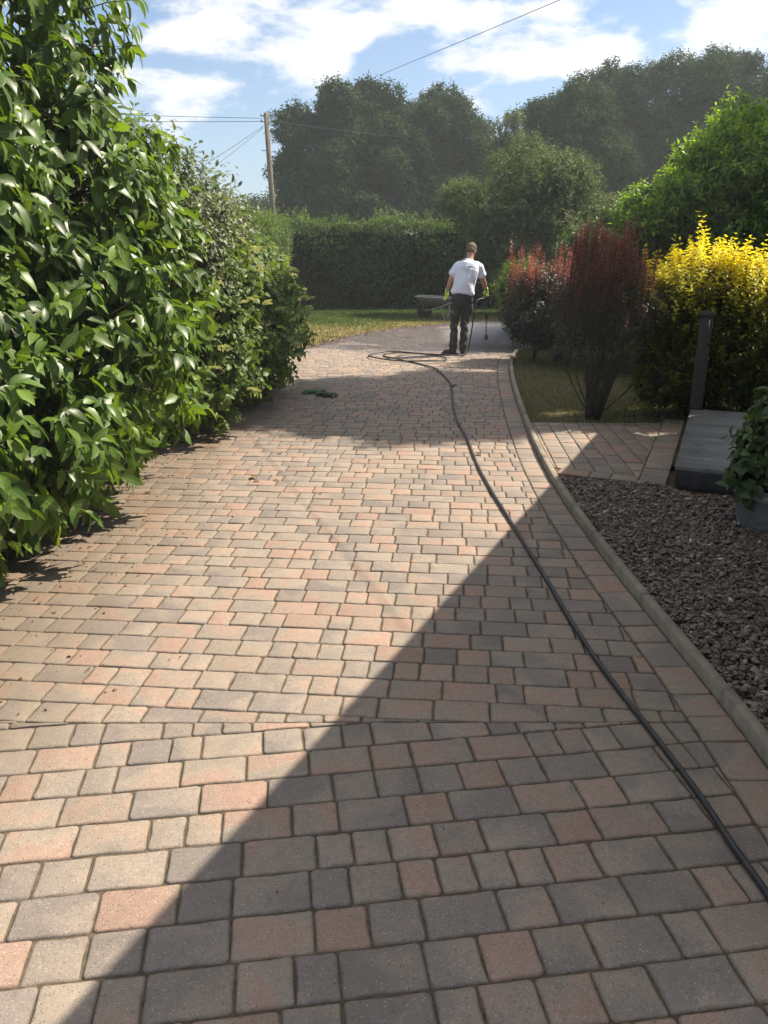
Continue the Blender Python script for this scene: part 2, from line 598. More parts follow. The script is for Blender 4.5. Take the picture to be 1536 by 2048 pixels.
LEAF['laurel'] = leaf_mat("laurel_leaf", [(0, (0.024, 0.048, 0.010)), (0.5, (0.065, 0.125, 0.020)), (1, (0.22, 0.34, 0.045))], 0.36, 0.45, 0.50, (1.7, 1.7, 0.45))
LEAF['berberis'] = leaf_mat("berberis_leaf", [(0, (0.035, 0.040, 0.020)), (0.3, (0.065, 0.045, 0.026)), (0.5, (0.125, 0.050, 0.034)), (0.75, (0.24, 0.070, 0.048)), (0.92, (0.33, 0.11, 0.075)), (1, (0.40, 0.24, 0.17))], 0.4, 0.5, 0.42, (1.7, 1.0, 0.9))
LEAF['darkgreen'] = leaf_mat("dark_shrub_leaf", [(0, (0.018, 0.028, 0.012)), (0.6, (0.038, 0.052, 0.020)), (1, (0.09, 0.105, 0.04))], 0.4, 0.5, 0.2)
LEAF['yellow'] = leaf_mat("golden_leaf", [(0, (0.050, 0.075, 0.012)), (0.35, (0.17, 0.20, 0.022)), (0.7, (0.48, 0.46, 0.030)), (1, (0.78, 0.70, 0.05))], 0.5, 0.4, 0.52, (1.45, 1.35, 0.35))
LEAF['elder'] = leaf_mat("elder_leaf", [(0, (0.04, 0.08, 0.02)), (0.6, (0.10, 0.16, 0.04)), (1, (0.20, 0.26, 0.07))], 0.45, 0.4, 0.3)
LEAF['pot'] = leaf_mat("sedum_leaf", [(0, (0.030, 0.055, 0.018)), (0.6, (0.060, 0.105, 0.030)), (1, (0.12, 0.17, 0.05))], 0.5, 0.4, 0.25)
LEAF['grass'] = leaf_mat("grass_blade", [(0, (0.05, 0.085, 0.02)), (0.45, (0.10, 0.15, 0.035)), (0.7, (0.20, 0.19, 0.07)), (1, (0.33, 0.27, 0.14))], 0.6, 0.3, 0.3)
LEAF['dead'] = leaf_mat("fallen_leaf", [(0, (0.10, 0.055, 0.025)), (1, (0.24, 0.15, 0.07))], 0.7, 0.3, 0.1)


# ------------------------------------------------------------------ leaves
def norm(a):
    return a / np.maximum(np.linalg.norm(a, axis=1, keepdims=True), 1e-9)


def leaf_arrays(Pn, T, Nn, Ln, Wd, kind='quad', curv=0.25, fold=0.25):
    n = len(Pn)
    T = norm(T)
    Nn = norm(Nn - T * np.sum(T * Nn, axis=1, keepdims=True))
    S = np.cross(T, Nn)
    Ln = np.broadcast_to(np.asarray(Ln, float).reshape(-1, 1), (n, 1)) if np.ndim(Ln) else np.full((n, 1), Ln)
    Wd = np.broadcast_to(np.asarray(Wd, float).reshape(-1, 1), (n, 1)) if np.ndim(Wd) else np.full((n, 1), Wd)
    cv = curv * (0.4 + 1.2 * rng.random((n, 1)))
    if kind == 'quad':      # one folded diamond
        u = [0.0, 0.5, 1.0]
        C = [Pn + T * Ln * x - Nn * Ln * cv * x * x for x in u]
        V = np.stack([C[0], C[1] + S * Wd / 2 + Nn * Wd * fold, C[2], C[1] - S * Wd / 2 + Nn * Wd * fold], axis=1)
        base = (np.arange(n) * 4)[:, None]
        Fc = np.concatenate([base + np.array([[0, 1, 2]]), base + np.array([[0, 2, 3]])])
        return V.reshape(-1, 3), Fc, np.tile([0, 1, 0, -1], n), np.tile([0, .5, 1, .5], n), 4
    if kind == 'oval':      # six-sided blade, folded on the midrib
        us = [0.0, 0.33, 0.72, 1.0]; ws = [0, 1.0, 0.72, 0]
    else:                   # full blade
        us = [0.0, 0.12, 0.38, 0.66, 0.88, 1.0]; ws = [0.05, 0.60, 1.0, 0.80, 0.34, 0.0]
    rows = []
    across, along = [], []
    for x, w in zip(us, ws):
        c = Pn + T * Ln * x - Nn * Ln * cv * x * x
        wav = (rng.random((n, 1)) - .5) * 0.14
        rows += [c - S * Wd / 2 * w + Nn * Wd * w * (fold + wav), c, c + S * Wd / 2 * w + Nn * Wd * w * (fold - wav)]
        across += [-1, 0, 1]; along += [x, x, x]
    k = len(us)
    V = np.stack(rows, axis=1)
    base = (np.arange(n) * (3 * k))[:, None]
    fs = []
    for i in range(k - 1):
        a = 3 * i
        fs.append(base + np.array([[a, a + 1, a + 4, a + 3]]))
        fs.append(base + np.array([[a + 1, a + 2, a + 5, a + 4]]))
    return V.reshape(-1, 3), np.concatenate(fs), np.tile(across, n), np.tile(along, n), 3 * k


def rand_dirs(n):
    v = rng.normal(size=(n, 3))
    return norm(v)


def sample_blobs(blobs, n, depth=0.35, zmin=0.04, reject=0.82, up_bias=0.0, lump=0.10, dpow=1.6):
    """points in the outer shell of a union of ellipsoids with outward normals and depth 0..1"""
    C = np.array([b[0] for b in blobs], float)
    Rr = np.array([b[1] for b in blobs], float)
    area = (Rr[:, 0] * Rr[:, 1] + Rr[:, 1] * Rr[:, 2] + Rr[:, 0] * Rr[:, 2])
    pr = area / area.sum()
    Ps, Ns, Ds = [], [], []
    got = 0
    ph = rng.random((3,)) * 6
    while got < n:
        k = max(2000, int((n - got) * 2.2))
        idx = rng.choice(len(blobs), k, p=pr)
        d = rand_dirs(k)
        if up_bias: d = norm(d + np.array([0, 0, up_bias]))
        dep = rng.random(k) ** dpow * depth
        w = 1 + lump * (np.sin(d[:, 0] * 5 + idx * 2.1 + ph[0]) * np.sin(d[:, 1] * 6 + idx + ph[1]) + 0.6 * np.sin(d[:, 2] * 9 + idx * 1.3 + ph[2]))
        p = C[idx] + d * Rr[idx] * ((1 - dep) * w)[:, None]
        nn = norm(d / Rr[idx])
        ok = p[:, 2] > zmin
        for b in range(len(blobs)):
            q = np.linalg.norm((p - C[b]) / Rr[b], axis=1)
            ok &= (q > reject - dep) | (idx == b)
        Ps.append(p[ok]); Ns.append(nn[ok]); Ds.append(dep[ok] / max(depth, 1e-6))
        got += ok.sum()
    return np.concatenate(Ps)[:n], np.concatenate(Ns)[:n], np.concatenate(Ds)[:n]


def shoots(name, mat, blobs, n, per, L, W, slen, parent=None, kind='quad', depth=0.35, up=0.35, out=1.0, jit=0.5, splay=1.0, droop=0.2,
           zmin=0.04, reject=0.82, up_bias=0.0, curv=0.25, fold=0.25, tint=(0.5, 0.25), depth_tint=-0.35, lump=0.10, flat=0.6, smooth=False,
           twigs=None, opp=False, tint_fn=None, len_fn=None, dpow=1.6, extra=None):
    o, nn, dep = sample_blobs(blobs, n, depth, zmin, reject, up_bias, lump, dpow)
    if extra is not None:
        o = np.concatenate([o, extra[0]]); nn = np.concatenate([nn, extra[1]]); dep = np.concatenate([dep, np.zeros(len(extra[0]))])
        n = len(o)
    d = norm(nn * out + np.array([0, 0, up]) + rng.normal(size=(n, 3)) * jit)
    sl = slen * (0.5 + rng.random(n))
    if len_fn is not None: sl = sl * len_fn(o)
    ref = np.where(np.abs(d[:, 2:3]) < 0.9, np.array([[0, 0, 1.0]]), np.array([[1.0, 0, 0]]))
    ax = norm(np.cross(d, ref)); ay = np.cross(d, ax)
    Pn, T, Nn, Ls, tn = [], [], [], [], []
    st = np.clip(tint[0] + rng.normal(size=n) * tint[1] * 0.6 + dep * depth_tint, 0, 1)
    phi0 = rng.random(n) * 6.28
    for i in range(per):
        if opp:
            ph = phi0 + (i // 2) * 1.57 + (i % 2) * 3.1416; f = (i // 2 + 0.6) / (per / 2)
        else:
            ph = phi0 + i * 2.4; f = (i + 0.5) / per
        rad = ax * np.cos(ph)[:, None] + ay * np.sin(ph)[:, None]
        taper = 1.0 - 0.35 * f * f
        t = norm(d * (0.35 + 0.5 * f) + rad * splay + np.array([0, 0, -droop]) + rng.normal(size=(n, 3)) * 0.18)
        Pn.append(o + d * (sl * f)[:, None])
        T.append(t)
        Nn.append(norm(np.array([0, 0, flat]) + nn * 0.6 + d * 0.3 + rng.normal(size=(n, 3)) * 0.35))
        Ls.append(L * taper * (0.55 + 0.75 * rng.random(n)))
        tn.append(np.clip(st + 0.12 * f + rng.normal(size=n) * tint[1] * 0.35, 0, 1))
    Pn, T, Nn, Ls, tn = map(np.concatenate, (Pn, T, Nn, Ls, tn))
    if tint_fn is not None: tn = np.clip(tint_fn(Pn, tn), 0, 1)
    keep = Pn[:, 2] > zmin
    Pn, T, Nn, Ls, tn = Pn[keep], T[keep], Nn[keep], Ls[keep], tn[keep]
    V, Fc, ac, al, k = leaf_arrays(Pn, T, Nn, Ls, Ls * (W / L), kind, curv, fold)
    V[:, 2] = np.maximum(V[:, 2], 0.012)
    rnd = np.repeat(rng.random(len(Pn)), k)
    ob = np_mesh(name, V, Fc, mat, parent, {'tint': np.repeat(tn, k), 'rnd': rnd, 'across': ac.astype(float), 'along': al}, smooth=smooth)
    if twigs is not None:
        m = MB()
        for i in rng.choice(n, min(n, twigs[0]), replace=False):
            a = Vector(o[i] - nn[i] * slen * 0.9)
            b = Vector(o[i]); c = Vector(o[i] + d[i] * sl[i])
            if min(a.z, b.z, c.z) < 0.01: continue
            m.tube([a, b, c], [twigs[1] * 1.3, twigs[1], twigs[1] * 0.4], 4, False)
        tag(m.build('twigs', twigs[2], parent), kind='stuff')
    return ob


def limb(m, a, b, r0, r1, wob=0.1, seg=5, n=7):
    a, b = Vector(a), Vector(b)
    L = (b - a).length
    pts, rs = [], []
    for i in range(seg + 1):
        t = i / seg
        w = math.sin(t * math.pi) * wob * L
        pts.append(a.lerp(b, t) + Vector((random.uniform(-1, 1), random.uniform(-1, 1), random.uniform(-.4, .4))) * w * 0.5)
        rs.append(r0 + (r1 - r0) * t)
    m.tube(pts, rs, n)
    return pts


def tree(name, label, base, blobs, mat, nleaf, L, trunk_r, cat='tree', group=None, bark='bark', **kw):
    base = Vector(base)
    t = empty(name, base, label, cat, group)
    m = MB()
    cz = sum(b[0][2] for b in blobs) / len(blobs)
    cx = sum(b[0][0] for b in blobs) / len(blobs); cy = sum(b[0][1] for b in blobs) / len(blobs)
    fork = Vector((base.x * .6 + cx * .4, base.y * .6 + cy * .4, base.z + (cz - base.z) * 0.42))
    limb(m, base, fork, trunk_r * 1.15, trunk_r * 0.8, 0.05, 5, 10)
    top = Vector((cx, cy, cz + (cz - fork.z) * 0.4))
    limb(m, fork, top, trunk_r * 0.75, trunk_r * 0.2, 0.08, 5, 8)
    for b in blobs[::max(1, len(blobs) // 40)]:
        c = Vector(b[0])
        ps = limb(m, fork.lerp(top, random.uniform(0, .5)), c, trunk_r * 0.38, trunk_r * 0.10, 0.14, 5, 6)
        for _ in range(5):
            dd = Vector(rand_dirs(1)[0]); dd.z = abs(dd.z) * .7
            e = c + Vector((dd.x * b[1][0], dd.y * b[1][1], dd.z * b[1][2])) * 0.85
            limb(m, ps[-2], e, trunk_r * 0.12, trunk_r * 0.03, 0.15, 3, 4)
    m.build('trunk', MT[bark], t)
    args = dict(depth=0.55, up=0.25, jit=0.6, splay=1.0, droop=0.25, tint=(0.5, 0.2), reject=0.7, lump=0.14, depth_tint=-0.3)
    args.update(kw)
    if 'tint_fn' not in args:
        q0 = random.uniform(0, 6)
        args['tint_fn'] = lambda Pp, tn: tn + .24 * np.sin(Pp[:, 0] * 1.9 + q0 + np.sin(Pp[:, 2] * 1.7)) * np.sin(Pp[:, 2] * 2.3 + Pp[:, 1] * 1.1 + q0)
    per = args.pop('per', 6); W = args.pop('W', L * 0.7); sl = args.pop('slen', L * 2.2)
    shoots('crown', mat, blobs, nleaf // per, per, L, W, sl, t, **args)
    return t


def split_blobs(blobs, k, shrink=0.5, seed=1, zsq=0.85):
    """turn each big envelope into many smaller clumps sitting in its outer part"""
    r = random.Random(seed)
    out = []
    for c, rr in blobs:
        out.append((c, tuple(x * 0.72 for x in rr)))
        for i in range(int(k * 2.4)):
            while True:
                d = Vector((r.gauss(0, 1), r.gauss(0, 1), r.gauss(0, 1))).normalized()
                if d.z > -0.6: break
            q = r.uniform(0.62, 1.06)
            s = shrink * r.uniform(0.32, 0.80)
            out.append(((c[0] + d.x * rr[0] * q, c[1] + d.y * rr[1] * q, c[2] + d.z * rr[2] * q), (rr[0] * s, rr[1] * s, rr[2] * s * zsq)))
    return out


def blob_px(px, py, y, rpx, rpy=None, ry=None):
    """ellipsoid seen at pixel (px,py) standing y metres ahead, radii in pixels of the photograph"""
    c = P(px, py, y)
    rpy = rpy or rpx
    dep = y * math.cos(PITCH) - (c.z - CAM_H) * math.sin(PITCH)
    s = dep / F
    return ((c.x, c.y, c.z), (rpx * s, (ry if ry else rpx * s), rpy * s))


exec_order = []
# ================================================================== GROUND
def plane(name, pts, z, mat, kind='structure'):
    o = np_mesh(name, np.array([(x, y, z) for x, y in pts]), [tuple(range(len(pts)))], mat)
    return tag(o, kind=kind)


plane('ground', [(-400, -60), (400, -60), (400, 700), (-400, 700)], -0.060, MT['soil'])

KERB_PX = [(1010, 708), (1017, 767), (1031, 805), (1045, 837), (1059, 880), (1080, 930), (1105, 977), (1157, 1050), (1223, 1144), (1290, 1222), (1358, 1300), (1430, 1388), (1483, 1458), (1536, 1530)]
kerb_line = [Vector(G2(*p)).to_3d() for p in KERB_PX][::-1]          # near -> far
d0 = (kerb_line[0] - kerb_line[1]).normalized()
kerb_line = [kerb_line[0] + d0 * 3.2, kerb_line[0] + d0 * 1.6] + kerb_line
kerb_line += [Vector((2.12, 14.1, 0)), Vector((2.55, 14.9, 0)), Vector((3.5, 15.7, 0)), Vector((5.5, 16.4, 0))]
# fair the line
for _ in range(3):
    kerb_line = [kerb_line[0]] + [kerb_line[i] * 0.5 + (kerb_line[i - 1] + kerb_line[i + 1]) * 0.25 for i in range(1, len(kerb_line) - 1)] + [kerb_line[-1]]
kerb_line = smooth_path(kerb_line, 6)


def offset_line(line, off):
    out = []
    for i, p in enumerate(line):
        t = (line[min(i + 1, len(line) - 1)] - line[max(i - 1, 0)]).normalized()
        nrm = Vector((t.y, -t.x, 0))       # to the right of travel
        out.append(p + nrm * off)
    return out


def resample(line, step):
    out = [line[0]]; acc = 0
    for i in range(1, len(line)):
        a, b = line[i - 1], line[i]
        L = (b - a).length
        while acc + L >= step:
            t = (step - acc) / L
            a = a.lerp(b, t); out.append(a.copy()); L = (b - a).length; acc = 0
        acc += L
    return out


lawn_edge = [(-1.9, 13.3), (-1.35, 14.3)] + [G2(*p) for p in [(650, 683), (690, 673), (740, 663), (800, 655), (860, 649), (920, 644), (1000, 640)]] + [(5.0, 20.6), (8.0, 21.6)]
left_edge = [(-2.6, -0.6), (-2.35, 1.5), (-2.15, 3.5), (-2.05, 5.0), (-1.95, 7.0), (-1.95, 9.0), (-1.95, 11.0), (-1.95, 12.5)]
BORDER = 0.165


def clip_poly(poly, a, b):
    """keep the part of poly left of a->b"""
    out = []
    n = len(poly)
    ex, ey = b[0] - a[0], b[1] - a[1]
    def side(p): return ex * (p[1] - a[1]) - ey * (p[0] - a[0])
    for i in range(n):
        p, q = poly[i], poly[(i + 1) % n]
        sp_, sq_ = side(p), side(q)
        if sp_ >= 0: out.append(p)
        if (sp_ > 0 and sq_ < 0) or (sp_ < 0 and sq_ > 0):
            t = sp_ / (sp_ - sq_)
            out.append((p[0] + (q[0] - p[0]) * t, p[1] + (q[1] - p[1]) * t))
    return out


def poly_area(p):
    return 0.5 * sum(p[i][0] * p[(i + 1) % len(p)][1] - p[(i + 1) % len(p)][0] * p[i][1] for i in range(len(p)))


def in_poly(x, y, poly):
    ins = np.zeros(len(x), bool)
    n = len(poly)
    for i in range(n):
        x0, y0 = poly[i]; x1, y1 = poly[(i + 1) % n]
        c = ((y0 > y) != (y1 > y)) & (x < (x1 - x0) * (y - y0) / (y1 - y0 + 1e-12) + x0)
        ins ^= c
    return ins


class Pavers:
    def __init__(s):
        s.V, s.F, s.A, s.E = [], [], [], []
        s.prev = 0.5

    def block(s, poly, gap=0.0017, corner=0.009):
        # clean & inset
        poly = [p for i, p in enumerate(poly) if math.hypot(p[0] - poly[i - 1][0], p[1] - poly[i - 1][1]) > 0.004]
        for _ in range(3):
            q = []
            for i, p in enumerate(poly):
                a, c = Vector(poly[i - 1]) - Vector(p), Vector(poly[(i + 1) % len(poly)]) - Vector(p)
                if a.length < .003 or c.length < .003: 
                    if a.length < .003: continue
                if a.length > 0 and c.length > 0 and (a.angle(c) < R(4) or a.angle(c) > R(179.2)): continue
                q.append(p)
            poly = q
        if len(poly) < 3: return
        A = poly_area(poly)
        if A < 0: poly = poly[::-1]; A = -A
        if A < 0.0006: return
        n = len(poly)
        def inset(pl, g):
            m_ = len(pl); out = []
            for i in range(m_):
                p0, p1, p2 = Vector(pl[i - 1]), Vector(pl[i]), Vector(pl[(i + 1) % m_])
                e1 = (p1 - p0); e2 = (p2 - p1)
                if e1.length < 1e-6 or e2.length < 1e-6: out.append(tuple(p1)); continue
                e1.normalize(); e2.normalize()
                n1 = Vector((-e1.y, e1.x)); n2 = Vector((-e2.y, e2.x))
                b = n1 + n2
                if b.length < 1e-4: out.append(tuple(p1)); continue
                b.normalize()
                k = g / max(b.dot(n1), 0.35)
                out.append(tuple(p1 + b * k))
            return out
        pl = inset(poly, gap + random.uniform(0, 0.0012))
        if poly_area(pl) < 0.0003: return
        # tumbled corners: cut each, extra points on long sides
        ring = []
        for i in range(n):
            p0, p1, p2 = Vector(pl[i - 1]), Vector(pl[i]), Vector(pl[(i + 1) % n])
            a, b = (p0 - p1), (p2 - p1)
            c = min(corner * random.uniform(0.5, 1.6), a.length * 0.3, b.length * 0.3)
            qa, qb = p1 + a.normalized() * c, p1 + b.normalized() * c
            mid = p1 * 0.35 + (qa + qb) * 0.325
            ring += [qa, mid, qb]
            if b.length > 0.06:
                t_ = p1 + b * random.uniform(0.4, 0.6)
                nb = Vector((-b.y, b.x)).normalized()
                ring.append(t_ + nb * random.uniform(-0.0005, 0.003))
        ring = [Vector((p.x + random.uniform(-1, 1) * 0.0011, p.y + random.uniform(-1, 1) * 0.0011)) for p in ring]
        cc_ = sum(ring, Vector((0, 0))) / len(ring)
        md_ = A / max((Vector(poly[i]) - Vector(poly[i - 1])).length for i in range(n))      # mean depth of the block
        def shrink(g):
            out = []
            for p in ring:
                e = p - cc_
                L = max(e.length, 1e-4)
                out.append(tuple(cc_ + e * max(1 - g * 1.5 / L, 0.55)))
            return out
        r2, r3 = shrink(min(0.0030, md_ * .1)), shrink(min(0.0065, md_ * .15))
        dz = random.gauss(0, 0.0012)
        tx, ty = random.gauss(0, 0.006), random.gauss(0, 0.006)
        c = sum(ring, Vector((0, 0))) / len(ring)
        hz = lambda p: dz + (p[0] - c.x) * tx + (p[1] - c.y) * ty
        b0 = len(s.V); k = len(ring)
        for p in ring: s.V.append((p[0], p[1], -0.030)); s.E.append(1)
        for p in ring: s.V.append((p[0], p[1], -0.0048 + hz(p))); s.E.append(1)
        for p in r2: s.V.append((p[0], p[1], -0.0011 + hz(p))); s.E.append(0.75)
        for p in r3: s.V.append((p[0], p[1], hz(p))); s.E.append(0.12)
        for j in range(3):
            for i in range(k):
                s.F.append((b0 + j * k + i, b0 + j * k + (i + 1) % k, b0 + (j + 1) * k + (i + 1) % k, b0 + (j + 1) * k + i))
        s.F.append(tuple(b0 + 3 * k + i for i in range(k)))
        t = random.choices([random.uniform(0.10, 0.30), random.uniform(0.30, 0.58), random.uniform(0.58, 0.85)], [0.22, 0.44, 0.34])[0]
        a = (t, random.random(), random.random())
        s.A += [a] * (4 * k)

    def region(s, region, origin, ang, bounds, course=0.142, sizes=((0.213, .42), (0.142, .36), (0.107, .22))):
        ca, sa = math.cos(ang), math.sin(ang)
        x0, x1, y0, y1 = bounds
        j = int(math.floor(y0 / course))
        while j * course < y1:
            u = x0 - random.random() * 0.24
            while u < x1:
                w = random.choices([z[0] for z in sizes], [z[1] for z in sizes])[0]
                rect = [(u, j * course), (u + w, j * course), (u + w, (j + 1) * course), (u, (j + 1) * course)]
                rw = [(origin[0] + a * ca - b * sa, origin[1] + a * sa + b * ca) for a, b in rect]
                u += w
                cx = sum(p[0] for p in rw) / 4; cy = sum(p[1] for p in rw) / 4
                if not (bb[0] - .3 < cx < bb[1] + .3 and bb[2] - .3 < cy < bb[3] + .3): continue
                if all(in_poly(np.array([p[0] for p in rw]), np.array([p[1] for p in rw]), region)) and not any(
                        (rw[0][0] - .3 < q[0] < rw[0][0] + .5) and (rw[0][1] - .4 < q[1] < rw[0][1] + .4) for q in region):
                    s.block(rw)
                    continue
                pl = region
                for i in range(4):
                    pl = clip_poly(pl, rw[i], rw[(i + 1) % 4])
                    if len(pl) < 3: break
                if len(pl) >= 3: s.block(pl)
            j += 1

    def build(s, name):
        o = np_mesh(name, np.array(s.V), s.F, MT['paver'], attrs={'pv': np.array(s.A), 'edge': np.array(s.E, float)})
        return tag(o, kind='structure')


inner = offset_line(kerb_line, -(BORDER + 0.004))
inner2 = [(p.x, p.y) for p in inner]
FOLD = 2.57
drive_poly = left_edge + lawn_edge + inner2[::-1]
drive_poly = drive_poly[::-1] if poly_area(drive_poly) < 0 else drive_poly
pv = Pavers()
near = clip_poly(drive_poly, (10, FOLD), (-10, FOLD))
near = clip_poly(near, (10, FOLD), (-10, FOLD))
lower = clip_poly(drive_poly, (10, FOLD + 0.02), (-10, FOLD - 0.02))
upper = clip_poly(drive_poly, (-10, FOLD - 0.02), (10, FOLD + 0.02))
if min(p[1] for p in lower) > min(p[1] for p in upper): lower, upper = upper, lower
bb = (-3, 6, -0.2, FOLD + .2)
pv.region(lower, (0, 1.0), R(8), (-4.5, 4.5, -2.0, 3.0))
bb = (-3, 9, FOLD - .2, 23)
pv.region(upper, (0, 2.6), R(-5), (-4.5, 10, -1.2, 21))
# border course beside the kerb
k0 = kerb_line
s_pts = resample(k0, 0.02)
i = 0
while i < len(s_pts) - 14:
    w = random.choice([11, 11, 8])
    j = min(i + w, len(s_pts) - 1)
    def off(ii, d):
        t = (s_pts[min(ii + 1, len(s_pts) - 1)] - s_pts[max(ii - 1, 0)]).normalized()
        return (s_pts[ii].x - t.y * d, s_pts[ii].y + t.x * d)
    pv.block([off(i, 0.002), off(j, 0.002), off(j, BORDER), off(i, BORDER)])
    i = j
drv = pv.build('driveway')
bed = drive_poly[:]
kl = [(p.x, p.y) for p in kerb_line]
bedp = left_edge + lawn_edge + [(p.x + 0.03, p.y) for p in kerb_line][::-1]
plane('joint_bed', bedp if poly_area(bedp) > 0 else bedp[::-1], -0.0065, MT['joint'])

# kerb edging stones
kv = MB()
W_K, H_K = 0.052, 0.055
s_pts = resample(kerb_line, 0.05)
i = 0
while i < len(s_pts) - 2:
    j = min(i + 18, len(s_pts) - 1)
    seg = s_pts[i:j + 1]
    dz = random.uniform(-0.004, 0.004)
    prof = [(0.0, -0.05), (0.0, H_K - 0.008), (0.008, H_K), (W_K - 0.012, H_K), (W_K, H_K - 0.014), (W_K, -0.05)]
    vs, fs = [], []
    for q, p in enumerate(seg):
        t = (seg[min(q + 1, len(seg) - 1)] - seg[max(q - 1, 0)]).normalized()
        pp = p + (t * 0.003 if q == 0 else (-t * 0.003 if q == len(seg) - 1 else Vector()))
        nrm = Vector((t.y, -t.x, 0))
        for a, b in prof:
            vs.append(pp + nrm * (a + 0.004) + Vector((0, 0, b + dz + random.uniform(-.0008, .0008))))
    k = len(prof)
    for q in range(len(seg) - 1):
        for a in range(k - 1):
            fs.append((q * k + a, q * k + a + 1, (q + 1) * k + a + 1, (q + 1) * k + a))
    fs.append(tuple(range(k))[::-1]); fs.append(tuple((len(seg) - 1) * k + a for a in range(k)))
    kv.add(vs, fs)
    i = j
tag(kv.build('kerb', MT['kerb']), kind='structure')

# side path of blocks between the kerb and the step
Ud = Vector((0.385, 0.923, 0))              # direction of the house wall and of the step
Vd = Vector((0.923, -0.385, 0))
kb = offset_line(kerb_line, W_K + 0.012)
pf = [p for p in kb if 5.85 < p.y < 7.95]
sA = G(1338, 973)                            # near end of the step's foot
path_r0 = Vector((sA.x - 0.03, sA.y - 0.02, 0))
path_r1 = path_r0 + Ud * 2.35
path_poly = [(pf[0].x, pf[0].y), (path_r0.x, path_r0.y), (path_r1.x, path_r1.y), (pf[-1].x, pf[-1].y)] + [(p.x, p.y) for p in pf[::-1]][1:-1]
pp = Pavers()
bl = 0.20
inner_r0 = path_r0 - Vd * bl; inner_r1 = path_r1 - Vd * bl
fr = 0.16
f0, f1 = Vector((pf[0].x, pf[0].y, 0)), path_r0
fd = (f1 - f0).normalized(); fn = Vector((-fd.y, fd.x, 0))
main = clip_poly(path_poly, (inner_r0.x, inner_r0.y), (inner_r1.x, inner_r1.y))
a_, b_ = f0 + fn * fr, f1 + fn * fr
main = clip_poly(main, (a_.x, a_.y), (b_.x, b_.y))
bb = (0.5, 5, 5, 9)
pp.region(main, (1.5, 6.0), R(86), (-2.5, 3.0, -2.5, 2.0), sizes=((0.24, .5), (0.16, .3), (0.2, .2)))
L_ = (f1 - f0).length; u = 0
while u < L_ - bl - 0.05:
    w = random.choice([0.24, 0.16, 0.24]); w = min(w, L_ - bl - u)
    q = [f0 + fd * u, f0 + fd * (u + w), f0 + fd * (u + w) + fn * fr, f0 + fd * u + fn * fr]
    pp.block([(v.x, v.y) for v in q]); u += w
u = 0
while u < 2.3:
    w = random.choice([0.24, 0.16, 0.2])
    q = [path_r0 + Ud * u, path_r0 + Ud * (u + w), path_r0 + Ud * (u + w) - Vd * bl, path_r0 + Ud * u - Vd * bl]
    pp.block([(v.x, v.y) for v in q]); u += w
pth = pp.build('side_path')
pth.location.z = 0.020
# narrow strip of edging blocks at the path's right edge, on the bed
plane('path_bed', path_poly, 0.008, MT['joint'])

# beds right of the kerb
rk = offset_line(kerb_line, W_K)
right_pts = [(p.x, p.y) for p in rk if p.y < 16.2]
plane('slate_bed', [(p[0], p[1]) for p in right_pts if p[1] < 6.2] + [(5.5, 6.2), (5.5, -1.0)], -0.010, MT['soil'])
plane('side_lawn', [(p[0], p[1]) for p in right_pts if p[1] > 6.2] + [(12, 16.2), (12, 6.2)], 0.004, MT['rough_grass'])
plane('lawn', lawn_edge + [(40, 21.6), (40, 60), (-40, 60), (-40, 13.3)], -0.004, MT['lawn'])
plane('planting_bed', [(-8, -1), (-2.58, -1)] + left_edge + [(-1.9, 13.3), (-8, 13.3)], -0.006, MT['soil'])

# grass blades (uncountable)
def grass(name, pts, h, w, tint, mat='grass'):
    n = len(pts)
    T = norm(np.stack([rng.normal(size=n) * .5, rng.normal(size=n) * .5, np.ones(n)], 1))
    N_ = rand_dirs(n)
    V, Fc, ac, al, k = leaf_arrays(pts, T, N_, h * (0.5 + rng.random(n)), np.full(n, w), 'quad', 0.3, 0.1)
    o = np_mesh(name, V, Fc, LEAF[mat], attrs={'tint': np.repeat(tint, k), 'rnd': np.repeat(rng.random(n), k)})
    return tag(o, kind='stuff')




lp = lawn_edge + [(9, 25), (-6, 25), (-6, 13.3)]
x = rng.uniform(-4.5, 9, 150000); y = rng.uniform(13.3, 24.5, 150000)
k_ = in_poly(x, y, lp)
x, y = x[k_], y[k_]
dr = np.clip((21.8 - (y - 0.55 * x)) / 4.4 + rng.normal(size=len(x)) * .22 + 0.35 * np.sin(x * 1.7 + y) * np.sin(y * 1.1), 0, 1)
kp = rng.random(len(x)) > dr * 0.45
x, y, dr = x[kp], y[kp], dr[kp]
grass('grass', np.stack([x, y, np.full(len(x), -0.005)], 1), 0.040, 0.016, np.clip(0.15 + dr * 0.75 + rng.normal(size=len(x)) * .08, 0, 1))
sp2 = [(p[0], p[1]) for p in right_pts if p[1] > 7.9] + [(6, 16), (6, 7.6), (3.2, 7.4), (1.6, 7.85)]
x = rng.uniform(1.3, 6, 26000); y = rng.uniform(7.4, 15, 26000)
k_ = in_poly(x, y, sp2)
x, y = x[k_], y[k_]
grass('shaded_grass', np.stack([x, y, np.full(len(x), 0.0)], 1), 0.04, 0.007, np.clip(rng.normal(size=len(x)) * .25 + .62, 0, 1))

